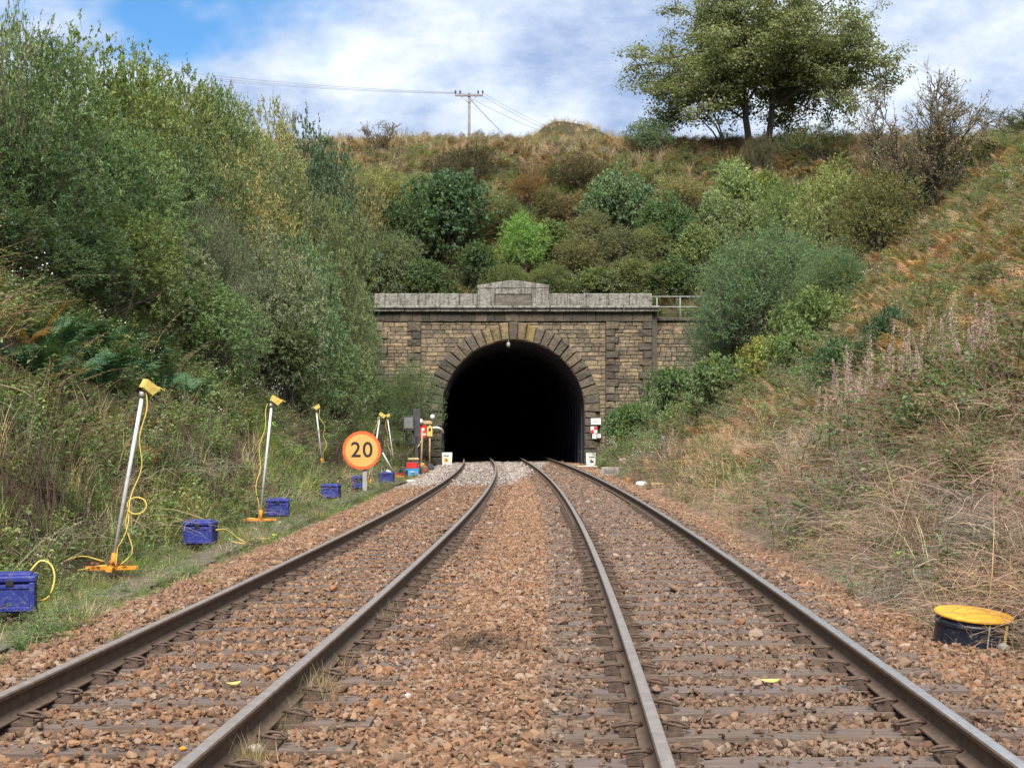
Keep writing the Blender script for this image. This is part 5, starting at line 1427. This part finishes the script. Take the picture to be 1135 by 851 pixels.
for k, (px, py, a) in enumerate([(287, 598, .2), (295, 595, .45)]):
    Y = F * 1.66 / (py - HOR); x = X_at(px, Y)
    me = rough_box('bar', .34, .07, .04, .006, .002, k); o = mobj('yellow_bar', me, M['yellow']); o.location = (x, Y, max(T(x, Y), -.08) + .02 + k * .02); o.rotation_euler = (0, 0, a)
    tag(o, ['lower of two yellow bars lying on the ballast below the second lamp mast', 'upper of two yellow bars lying on the ballast below the second lamp mast'][k], 'bar', 'yellow bars on the ballast')

# speed sign
def sign_material():
    m, nt, out = new_mat('amber_sign_face')
    n = noise(nt, 9, 6, .7); n2 = noise(nt, 2.0, 4, .6)
    col = ramp(nt, n, [(.3, (.58, .30, .075)), (.7, (.68, .39, .12))]); col = mixc(nt, mrange(nt, n2, .45, .7, 0, .4), col, (.60, .28, .07))
    b_ = nd(nt, 'ShaderNodeBsdfPrincipled', Base_Color=col, Roughness=.55); nt.links.new(b_.outputs[0], out.inputs[0]); return m
M['amber'] = sign_material()
M['ring'] = simple('orange_red_ring', (.62, .12, .03), .5, var=.2, scale=10)
M['ink'] = simple('black_ink', (.02, .02, .02), .6, var=.3, scale=20)
Ys = 43.0; sx = X_at(401, Ys); sz = Z_at(499, Ys)
sg = empty('speed_sign', (sx, Ys, T(sx, Ys)), 0, 'round amber speed sign reading 20 with an orange rim on a grey post', 'sign')
g0 = T(sx, Ys)
bevel_part('post', (.08, .07, (sz - g0) / 2 - .25), (.13, .07, sz - g0 + .1), M['galv'], sg, .008)
def disc(name, r0, r1, y0, y1, mat, k=48):
    a = np.arange(k) * 2 * math.pi / k; g = Geo(); V = []
    for (rr_, yy) in ((r0, y0), (r0, y1), (r1, y1), (r1, y0)): V.append(np.stack([rr_ * np.cos(a), np.full(k, yy), rr_ * np.sin(a)], 1))
    j = np.arange(k); j2 = (j + 1) % k; F_ = []
    for s_ in range(4):
        n_ = (s_ + 1) % 4; F_.append(np.stack([s_ * k + j, s_ * k + j2, n_ * k + j2, n_ * k + j], 1))
    g.add(np.concatenate(V), np.concatenate(F_))
    o = part(name, g, mat, sg); o.location = (0, 0, sz - g0); return o
disc('face', .462, .0005, -.012, .012, M['amber']); disc('rim', .54, .463, -.018, .014, M['ring'])
def text_part(txt, size, mat, parent, loc, xs=1.0, depth=.003, weight=0.0):
    cu = bpy.data.curves.new('text', 'FONT'); cu.body = txt; cu.size = size; cu.align_x = 'CENTER'; cu.align_y = 'CENTER'; cu.extrude = depth; cu.offset = weight
    to = bpy.data.objects.new('text', cu); C.objects.link(to); dg = bpy.context.evaluated_depsgraph_get(); dg.update()
    me = bpy.data.meshes.new_from_object(to.evaluated_get(dg)); bpy.data.objects.remove(to)
    me.materials.clear(); me.materials.append(mat)
    o = mobj('digit', me, None, parent); o.location = loc; o.rotation_euler = (R(90), 0, 0); o.scale = (xs, 1, 1); return o
text_part('2', .60, M['ink'], sg, (-.165, -.017, sz - g0 + .0), 1.0, weight=.006); text_part('0', .60, M['ink'], sg, (.165, -.017, sz - g0 + .0), 1.0, weight=.006)
for s in (-1, 1): bevel_part('bracket', (.08, .028, sz - g0 + s * .22), (.22, .03, .05), M['galv'], sg, .004)

# tools and boxes beside the track in front of the tunnel
def stand(name, px, py, w, d, h, mat, label, cat, rz=0.0, bev=.02, z=None, Y=None, jit=0.0, group=None):
    Y = Y or F * (CAMZ + .06) / (py - HOR); x = X_at(px, Y); z = T(x, Y) if z is None else z
    o = empty(name, (x, Y, z), rz, label, cat, group); bevel_part('body', (0, 0, h / 2), (w, d, h), mat, o, bev, jit); return o
o = stand('cool_box', 457, 525, .52, .36, .26, M['cyan'], 'light blue plastic box under the red box by the tunnel', 'box', .05); lz = o.location.z
bevel_part('lid', (0, 0, .28), (.55, .39, .04), M['cyan'], o, .01); bevel_part('handle', (0, -.19, .17), (.18, .03, .03), M['white'], o, .005)
o2 = empty('tool_box', (o.location.x, o.location.y, lz + .302), -.08, 'red tool box stacked on the light blue box', 'box'); bevel_part('body', (0, 0, .10), (.46, .30, .20), M['red'], o2, .02)
bevel_part('lid', (0, 0, .225), (.47, .31, .05), M['red'], o2, .012); tube_part('handle', [(-.1, 0, .25), (-.1, 0, .30), (.1, 0, .30), (.1, 0, .25)], .012, M['black'], o2, 6)
Yg = o.location.y + .75
o = stand('generator', 458, 0, .56, .42, .50, M['dark_grey'], 'dark portable generator with pale top behind the red tool box', 'generator', .1, z=T(X_at(458, Yg), Yg) + .06, Y=Yg)
bevel_part('top_cover', (0, 0, .62), (.46, .34, .09), M['timber'], o, .02); bevel_part('outlet_panel', (.12, -.22, .33), (.18, .03, .16), M['white'], o, .006); bevel_part('fuel_cap', (-.14, -.215, .36), (.10, .02, .12), M['white'], o, .004)
bevel_part('exhaust', (.0, -.215, .15), (.34, .03, .10), M['red'], o, .006)
for s in (-1, 1):
    tube_part('frame_bar', [(s * .29, -.22, -.06), (s * .29, -.22, .56), (s * .29, .22, .56), (s * .29, .22, -.06)], .016, M['black'], o, 6)
def bag(name, px, py, sxyz, mat, label, cat, rz=0, Y=None, seed=1):
    Y = Y or F * (CAMZ + .06) / (py - HOR); x = X_at(px, Y); r_ = np.random.default_rng(seed)
    g = Geo(); g.ico((0, 0, 0), (1, 1, 1)); V = g.V[0]; V = np.sign(V) * np.abs(V) ** .72 * (1 + .10 * r_.normal(size=(len(V), 1))); V[:, 2] = np.maximum(V[:, 2], -.55) + .55
    g.V[0] = V * np.asarray(sxyz) / 2; g.V[0][:, 2] *= 1.25
    o = part(name, g, mat, None, False); o.location = (x, Y, T(x, Y)); o.rotation_euler = (0, 0, rz); return tag(o, label, cat)
bag('tool_bag', 470, 524, (.40, .42, .40), M['canvas'], 'brown canvas tool bag right of the red tool box', 'bag', .3, seed=4)
bag('tool_bag', 477, 520, (.30, .36, .34), M['dark_grey'], 'dark tool bag nearest the tunnel mouth', 'bag', .6, seed=5)
bag('tool_bag', 467, 520, (.30, .30, .5), M['orange'], 'orange bag behind the brown canvas tool bag', 'bag', .1, Y=65, seed=6)
Yr = 57.5; xr = X_at(442, Yr)
o = empty('cable_reel', (xr, Yr, T(xr, Yr)), .3, 'red cable reel lying left of the red tool box', 'cable reel')
g = Geo(); g.lathe([(.001, .02), (.26, .02), (.26, .05), (.12, .06), (.12, .2), (.24, .21), (.24, .24), (.001, .24)], 20); part('drum', g, M['red'], o)
g = Geo(); g.lathe([(.12, .065), (.22, .07), (.22, .19), (.12, .195)], 20); part('wound_cable', g, M['orange'], o)
bag('rubble_sack', 447, 525, (.35, .35, .45), M['black'], 'black sack beside the red cable reel', 'sack', 0, Y=58.5, seed=8)
Yb = 53.0
o = stand('black_crate', 427, 0, .5, .4, .30, M['black'], 'black open crate above the last blue crate', 'crate', .1, z=T(X_at(427, Yb), Yb) + .03, Y=Yb)
for s in (-1, 1):
    bevel_part('rim', (0, s * .2, .32), (.54, .03, .05), M['black'], o, .006); bevel_part('rim', (s * .255, 0, .32), (.03, .38, .05), M['black'], o, .006)
for k in range(3): bevel_part('tool', (-.12 + k * .12, 0, .38), (.03, .3, .1), [M['galv'], M['mid_grey'], M['white']][k], o, .004).rotation_euler = (.4, .2 * k, .5 * k)
def litter(name, px, py, s, mat, label, seed, cat='litter'):
    return bag(name, px, py, s, mat, label, cat, seed, seed=seed)
litter('paper_litter', 455, 533, (.5, .25, .10), M['white'], 'white litter on the ballast in front of the light blue box', 21)
litter('paper_litter', 310, 577, (.16, .12, .07), M['white'], 'small white scrap beside the third blue crate', 22)
# white mast-foot rods leaning behind the crates
tag(tube_part('leaning_rod', [(X_at(424, 56), 56, .9), (X_at(437, 56), 56.2, .1)], .03, M['alu'], None), 'silver rod leaning behind the black crate', 'rod')

# signal cabinet, notice board and lamps at the left jamb
Yc = 71.0; xc_ = X_at(457, Yc)
o = empty('lineside_cabinet', (xc_, Yc, T(xc_, Yc)), .1, 'dark grey cabinet on a tall board left of the tunnel mouth', 'cabinet')
zc = lambda py, Y=Yc: Z_at(py, Y) - T(xc_, Yc)
bevel_part('backboard', (.20, .1, (zc(453) + zc(492)) / 2), (.34, .08, zc(453) - zc(492)), M['dark_grey'], o, .01)
bx_ = bevel_part('box', (-.18, 0, (zc(461) + zc(477)) / 2), (.52, .32, zc(461) - zc(477)), M['dark_grey'], o, .015)
bevel_part('door', (0, -.175, .35), (.40, .03, .5), M['mid_grey'], bx_, .006)
for s in (-.36, 0): bevel_part('leg', (s, 0, zc(484)), (.07, .07, zc(476) - zc(492)), M['dark_grey'], o, .005)
bevel_part('leg', (.2, .1, zc(500)), (.12, .08, 1.4), M['dark_grey'], o, .005)
Yn = 74.0; xn = X_at(472.5, Yn); zn = T(xn, Yn)
o = empty('notice_board', (xn, Yn, zn), 0, 'red and yellow notice boards on tan posts at the left jamb', 'notice board')
zb = lambda py: Z_at(py, Yn) - zn; ux = Yn / F
bevel_part('header', (0, 0, zb(468)), (13 * ux, .10, .16), M['timber'], o, .01)
rp = bevel_part('red_panel', (-3.5 * ux, -.03, zb(478)), (7 * ux, .04, 14 * ux), M['red'], o, .006)
bevel_part('white_patch', (0, -.024, .40), (3 * ux, .012, 3 * ux), M['white'], rp, .003); bevel_part('white_patch', (.04, -.024, .16), (4 * ux, .012, 2 * ux), M['white'], rp, .003)
yp = bevel_part('yellow_panel', (3.8 * ux, -.04, zb(478)), (6.2 * ux, .04, 11 * ux), M['yellow'], o, .006)
bevel_part('dark_patch', (0, -.024, .32), (2.5 * ux, .012, 3.5 * ux), M['ink'], yp, .003)
tube_part('post', [(-4.2 * ux, .05, zb(467)), (-5.5 * ux, -.3, 0)], .045, M['timber'], o, 8); tube_part('post', [(4.0 * ux, .05, zb(467)), (3.5 * ux, .05, 0)], .045, M['timber'], o, 8)
tube_part('brace', [(-9 * ux, -.5, zb(496)), (-4 * ux, .0, zb(486))], .03, M['timber'], o, 6)
for k, (px, py) in enumerate([(466.5, 467), (479.5, 462)]):
    bo = empty('bulkhead_lamp', (X_at(px, Yn), Yn - .12, Z_at(py, Yn)), 0, ['round white lamp at the left end of the notice board', 'round white lamp above the right end of the notice board'][k], 'lamp', 'round lamps at the left jamb')
    g = Geo(); g.lathe([(.001, -.13), (.07, -.11), (.11, -.04), (.115, .02), (.09, .09), (.03, .12), (.001, .12)], 14); part('globe', g, M['white'], bo, True)
    g = Geo(); g.box((0, .14, 0), (.09, .10, .09)); part('bracket', g, M['galv'], bo)
tag(tube_part('white_duct', [(X_at(480, 75), 75, Z_at(474, 75)), (X_at(485, 75), 75, Z_at(474, 75)), (X_at(489, 75.2), 75.2, Z_at(476, 75)), (X_at(491, 75.6), 75.6, Z_at(479, 75))], .06, M['white'], None), 'short white duct curving into the tunnel mouth on the left', 'duct')
# A boards on both sides of the mouth
def a_board(px, py, Y, w, h, label, rz, marks):
    x = X_at(px, Y); o = empty('folding_sign', (x, Y, T(x, Y) if abs(x) > 3.6 else -.03), rz, label, 'sign', 'white folding signs at the tunnel mouth')
    for s, nm in ((-1, 'front_panel'), (1, 'back_panel')):
        p = bevel_part(nm, (0, 0, h / 2), (w, .03, h), M['white'], o, .006); p.location = (0, s * .14, 0); p.rotation_euler = (R(-9) * s, 0, 0)
        if s < 0:
            for (mx, mz, mw, mh, mm) in marks: bevel_part('printed_mark', (0, 0, 0), (mw * w, .008, mh * h), mm, p, .001).location = (mx * w, -.018, mz * h)
    bevel_part('hinge', (0, 0, h - .02), (w * .7, .06, .03), M['galv'], o, .004)
a_board(495.5, 510, 78.5, .44, .66, 'white folding sign with a yellow triangle left of the tunnel mouth', -.15, [(0, .25, .5, .34, M['yellow']), (0, .34, .2, .14, M['ink']), (0, .72, .6, .07, M['mid_grey'])])
a_board(655, 509.5, 78.0, .42, .70, 'white folding sign with dark print right of the tunnel mouth', .1, [(.05, .30, .4, .12, M['ink']), (-.08, .44, .3, .07, M['mid_grey']), (0, .66, .6, .08, M['mid_grey'])])
# plates on the right jamb
def plate(px, py, w, h, mat, label, Y=PORTAL - .30):
    o = empty('wall_sign', (X_at(px, Y), Y, Z_at(py, Y)), 0, label, 'sign', 'plates on the right jamb'); b_ = bevel_part('plate', (0, 0, 0), (w, .03, h), mat, o, .005); return o
u = 82 / F
o = plate(660.5, 467, 11 * u, 7 * u, M['white'], 'white rectangular plate above the red and white checkered sign')
for k in range(2): bevel_part('printed_line', (0, -.018, (-.04 + k * .1)), (.3, .006, .025), M['mid_grey'], o, .001)
bevel_part('back_rail', (0, .12, 0), (.06, .2, .06), M['galv'], o, .004)
o = plate(658.3, 476.3, 7.4 * u, 7.6 * u, M['white'], 'red and white checkered square sign on the right jamb')
for sx_, sz_ in ((1, 1), (-1, -1)): bevel_part('red_square', (sx_ * 1.8 * u, -.019, sz_ * 1.85 * u), (3.5 * u, .008, 3.6 * u), M['red'], o, .001)
bevel_part('back_rail', (0, .12, 0), (.06, .2, .06), M['galv'], o, .004)
o = plate(658.8, 483.5, 4.6 * u, 5.2 * u, M['white'], 'small white plate under the checkered sign, left one'); bevel_part('printed_line', (0, -.018, 0), (.12, .006, .03), M['mid_grey'], o, .001)
o = plate(664, 483, 4 * u, 4.2 * u, M['white'], 'small white plate under the checkered sign, right one'); bevel_part('printed_line', (0, -.018, 0), (.10, .006, .03), M['mid_grey'], o, .001)
# lamp under the crown of the arch
o = empty('arch_lamp', (X_at(563.5, 81.95), 81.85, Z_at(382, 81.95)), 0, 'small pale lamp fixed under the crown of the arch', 'lamp')
g = Geo(); g.lathe([(.001, -.16), (.08, -.13), (.11, 0), (.07, .12), (.001, .13)], 12); part('globe', g, M['concrete'], o, True)
tube_part('bracket', [(0, 0, .1), (0, .05, .35)], .025, M['galv'], o, 6)

# ------------------------------------------------------------------ things on the right
Yp = 12.2; xp = X_at(1074, Yp); zp = T(xp, Yp)
o = empty('catchpit', (xp, Yp, zp - .12), 0, 'squat black drainage pit with a round yellow lid at the foot of the right bank', 'drain')
o.rotation_euler = (R(6.5), R(3), .2); o.scale = (.95, .95, .92)
def lid_material():
    m, nt, out = new_mat('yellow_lid')
    t = nt.nodes.new('ShaderNodeTexCoord'); mp_ = nd(nt, 'ShaderNodeMapping', i0=t.outputs['Object']); mp_.inputs['Scale'].default_value = (2, 16, 2)
    n = noise(nt, 1.6, 6, .65, vec=mp_.outputs[0]); n2 = noise(nt, 12, 5, .6)
    col = ramp(nt, n, [(.3, (.50, .22, .015)), (.55, (.72, .36, .02)), (.75, (.80, .45, .05))]); col = mixc(nt, mrange(nt, n2, .6, .75, 0, .5), col, (.3, .13, .03))
    b_ = nd(nt, 'ShaderNodeBsdfPrincipled', Base_Color=col, Roughness=.6); nt.links.new(b_.outputs[0], out.inputs[0]); return m
M['lid'] = lid_material()
M['drum'] = simple('blue_black_plastic', (.012, .016, .03), .38, var=.3, scale=9, dirt=((.14, .12, .10), .3))
HD = zp and .40
g = Geo(); g.lathe([(.300, -.1), (.300, .12), (.303, .13), (.303, .30), (.312, .31), (.312, .335), (.304, .345), (.304, .375), (.001, .375)], 48); part('drum', g, M['drum'], o)
g = Geo(); g.lathe([(.304, .378), (.322, .38), (.324, .392), (.318, .400), (.10, .402), (.001, .402)], 48); part('lid', g, M['lid'], o)
for k, a in enumerate((-1.62, -1.05, -.98)):
    g = Geo(); c, s = math.cos(a), math.sin(a); g.tube([(c * .306, s * .306, .37), (c * .310, s * .310, .33), (c * .306, s * .306, .28), (c * .305, s * .305, [.14, .08, .1][k])], .007, 5); part('paint_drip', g, [M['concrete'], M['yellow'], M['yellow']][k], o)
o = stand('concrete_block', 678, 527, .78, .42, .34, M['concrete'], 'pale concrete block right of the rails near the tunnel', 'block', -.35, .02, jit=.012)
bevel_part('recess_shade', (0, -.205, .18), (.5, .03, .14), M['mid_grey'], o, .005)  # raised plate whose darker grey paints the shade of a hollow
o = stand('concrete_slab', 698, 524, .9, .35, .12, M['concrete'], 'concrete slab leaning behind the pale block', 'slab', .5, .015, jit=.01); o.rotation_euler = (.15, -.35, .5)
bag('plastic_bag', 711, 538, (.42, .34, .16), M['white'], 'crumpled white plastic bag at the foot of the right bank', 'bag', .2, seed=12)
bag('plastic_bag', 697, 533, (.22, .25, .16), M['orange'], 'small orange bag between the concrete block and the white bag', 'bag', .2, seed=13)
bag('plastic_bag', 692, 529, (.24, .26, .15), M['white'], 'small white bag beside the pale concrete block', 'bag', .2, seed=14)
o = stand('chamber', 735, 544, .36, .36, .20, M['dark_grey'], 'dark drain chamber under a plank at the foot of the right bank', 'drain', .1)
pz = o.location.z + .21
pl = mobj('plank', rough_box('plank', .66, .22, .05, .006, .004, 3), M['timber']); pl.location = (o.location.x - .02, o.location.y, pz); pl.rotation_euler = (0, .03, .08); tag(pl, 'tan plank lying across the dark drain chamber', 'plank')
x, y, z = hit(744, 522)
o = empty('marker_post', (x, y, z), 0, 'thin leaning post with a grey top on the right bank near the tunnel', 'post')
hh = (522 - 487) / F * y; tube_part('post', [(0, 0, -.1), (-.25, 0, hh)], .025, M['dark_grey'], o, 6); bevel_part('cap', (-.26, 0, hh + .05), (.10, .05, .12), M['mid_grey'], o, .01)
for k, (px, py, w, lab) in enumerate([(651, 516.5, .95, 'white board lying between the right rails, farthest'), (651, 524, .30, 'short white board between the right rails, left one'), (671, 524, .42, 'white board against the right hand rail')]):
    Y = F * (CAMZ - .03) / (py - HOR); me = rough_box('board', w, .22, .03, .004, .003, k + 9); o = mobj('white_board', me, M['white']); o.location = (X_at(px, Y), Y, .012); o.rotation_euler = (0, 0, .05 * (k - 1)); tag(o, lab, 'board', 'white boards between the right rails')
# fallen leaves, pale stones
M['yleaf'] = simple('yellow_leaf', (.50, .42, .12), .6, var=.25, scale=25)
def fallen_leaf(px, py, L, rz, lab, z=None):
    Y = F * (CAMZ - .0) / (py - HOR); x = X_at(px, Y); t = np.linspace(-1, 1, 7); V = []
    for k, a in enumerate(t):
        w = .28 * L * (1 - a * a) ** .8
        for s in (-1, 0, 1): V.append((a * L / 2, s * w, (.012 * a * a) + abs(s) * .008))
    Q = [[i * 3 + j, i * 3 + j + 1, i * 3 + j + 4, i * 3 + j + 3] for i in range(6) for j in range(2)]
    o = mobj('fallen_leaf', mk_mesh('leaf', V, [(Q, 0)], [M['yleaf']], True)); o.location = (x, Y, .015 if z is None else z); o.rotation_euler = (.1, 0, rz); tag(o, lab, 'leaf', 'fallen yellow leaves')
fallen_leaf(853, 758, .14, .1, 'curled yellow leaf between the right hand rails'); fallen_leaf(258, 761, .11, .5, 'yellow leaf on a sleeper of the left track')

for k, (px, py, s, mt, lab) in enumerate([(283, 836, .045, 'concrete', 'round white stone beside the right rail of the left track'), (452, 772, .018, 'white', 'white and black scrap in the middle of the ballast'), (820, 692, .05, 'canvas', 'brown clod of earth between the right rails'), (203, 831, .018, 'orange', 'orange scrap inside the left track'), (1112, 728, .045, 'concrete', 'pale stone beside the black drainage pit')]):
    Y = F * (CAMZ + (0 if px < 1000 else .05)) / (py - HOR); x = X_at(px, Y)
    g = Geo(); g.ico((0, 0, 0), (s, s * .85, s * .7)); g.V[0] = g.V[0] * (1 + .09 * np.random.default_rng(k).normal(size=(len(g.V[0]), 1)))
    o = part('pale_stone' if k in (0, 4) else ('scrap' if k in (1, 3) else 'earth_clod'), g, M[mt], None); o.location = (x, Y, max(T(x, Y), 0) + s * .5); tag(o, lab, 'stone' if k in (0, 4) else ('scrap' if k in (1, 3) else 'clod'))
# railings beside the parapet
M['rail_paint'] = simple('pale_grey_rail', (.40, .42, .40), .6, var=.15, scale=6)
for s, lab in ((1, 'pale handrail on the wing wall right of the parapet'), (-1, 'pale handrail on the wing wall left of the parapet')):
    o = empty('handrail', (.07 + s * 7.6, 82.75, 7.8), 0, lab, 'railing', 'handrails beside the parapet')
    for k in range(4): tube_part('post', [(s * (.15 + k * 1.25), 0, -.15), (s * (.15 + k * 1.25), 0, 1.18)], .022, M['rail_paint'], o, 8)
    for h in (.62, 1.17): tube_part('rail', [(s * -.1, -.035, h), (s * 4.2, -.035, h)], .02, M['rail_paint'], o, 8)
# tufts of dry grass along the rails, grass by the pit
def tufts():
    P = []; rr = np.random.default_rng(77)
    for (px, py, n, sp) in ((318, 770, 9, .10), (265, 800, 8, .10), (225, 840, 7, .08), (345, 735, 6, .12), (380, 690, 5, .15)):
        Y = F * CAMZ / (py - HOR); x = float(xL(Y)) + .87
        for k in range(n): P.append((x + rr.normal(0, .035), Y + rr.normal(0, sp * 1.5), -.03, 0))
    for (px, py, n, sp) in ((1085, 720, 14, .09), (1110, 715, 8, .12), (840, 590, 8, .2), (430, 640, 0, .1), (210, 690, 6, .25), (280, 655, 6, .3), (90, 720, 6, .2), (320, 600, 8, .4)):
        Y = F * (CAMZ + .1) / (py - HOR); x = X_at(px, Y)
        for k in range(n): P.append((x + rr.normal(0, sp), Y + rr.normal(0, sp), T(x, Y) - .02, 1))
    P = np.array(P); n = len(P)
    tint = np.where(P[:, 3:4] > 0, np.array([[.12, .21, .045]]), np.array([[.30, .25, .165]])) * rr.uniform(.7, 1.3, (n, 1))
    S = np.where(P[:, 3] > 0, .38, .42) * rr.uniform(.6, 1.2, n)
    scatter('rail_tufts', P[:, :3], np.stack([rr.normal(0, .2, n), rr.normal(0, .2, n), rr.uniform(0, 6, n)], 1), np.repeat(S[:, None], 3, 1), rr.integers(0, 3, n), tint, protoG['grass'], 'tufts of grass growing along the rails and by the black pit', 'grass')
tufts()

# ------------------------------------------------------------------ power pole and wires beyond the crest
M['pole_wood'] = simple('grey_pole_wood', (.20, .18, .165), .9, var=.25, scale=4)
M['wire'] = simple('wire', (.16, .17, .19), .6, var=.1)
Yp = 150.0; xp = X_at(520, Yp); zb_ = T(xp, Yp); zt = Z_at(103, Yp); up = Yp / F
o = empty('power_pole', (xp, Yp, zb_), 0, 'wooden power pole with a cross arm on the skyline', 'power pole')
tube_part('pole', [(0, 0, -.3), (0, 0, zt - zb_)], [.17, .13], M['pole_wood'], o, 10)
bevel_part('cross_arm', (0, -.14, Z_at(106.5, Yp) - zb_), (31 * up, .12, .16), M['pole_wood'], o, .01)
for s in (-1, 1): tube_part('brace', [(s * .75, -.12, Z_at(107, Yp) - zb_), (0, -.12, Z_at(115, Yp) - zb_)], .03, M['galv'], o, 5)
for dx in (-15, -10, 10, 15):
    g = Geo(); g.lathe([(.02, -.16), (.03, 0), (.10, .02), (.06, .08), (.11, .12), (.06, .2), (.08, .24), (.001, .30)], 10, 0, (dx * up, -.14, Z_at(105, Yp) - zb_ + .1)); part('insulator', g, M['dark_grey'], o, True)
def wire(P0, P1, sag, label, r_=.016, grp='overhead wires from the power pole'):
    P0 = np.array(P0); P1 = np.array(P1); t = np.linspace(0, 1, 24)[:, None]
    P = P0 * (1 - t) + P1 * t; P[:, 2] -= sag * 4 * (t * (1 - t))[:, 0]
    tag(tube_part('overhead_wire', P, r_, M['wire'], None, 5), label, 'wire', grp)
for k, (px, py, ex, ey) in enumerate([(505, 103, -90, 34), (512, 104, -90, 40), (530, 105, -90, 46)]):
    wire((X_at(px, Yp), Yp - .14, Z_at(py, Yp)), (X_at(ex, Yp), Yp, Z_at(ey, Yp)), 1.1, ['uppermost', 'middle', 'lowest'][k] + ' overhead wire running left from the power pole')
for k, (px, py, ex, ey) in enumerate([(512, 104, 640, 158), (530, 104, 655, 162), (536, 104, 672, 166)]):
    wire((X_at(px, Yp), Yp - .14, Z_at(py, Yp)), (X_at(ex, 195), 195, Z_at(ey, 195)), .5, ['leftmost', 'middle', 'rightmost'][k] + ' of the overhead wires going down behind the spoil heap')
wire((xp, Yp, Z_at(109, Yp)), (X_at(562, 152), 150.5, Z_at(156, 152)), .05, 'dark stay wire slanting right from the power pole', .035, 'stay of the power pole')
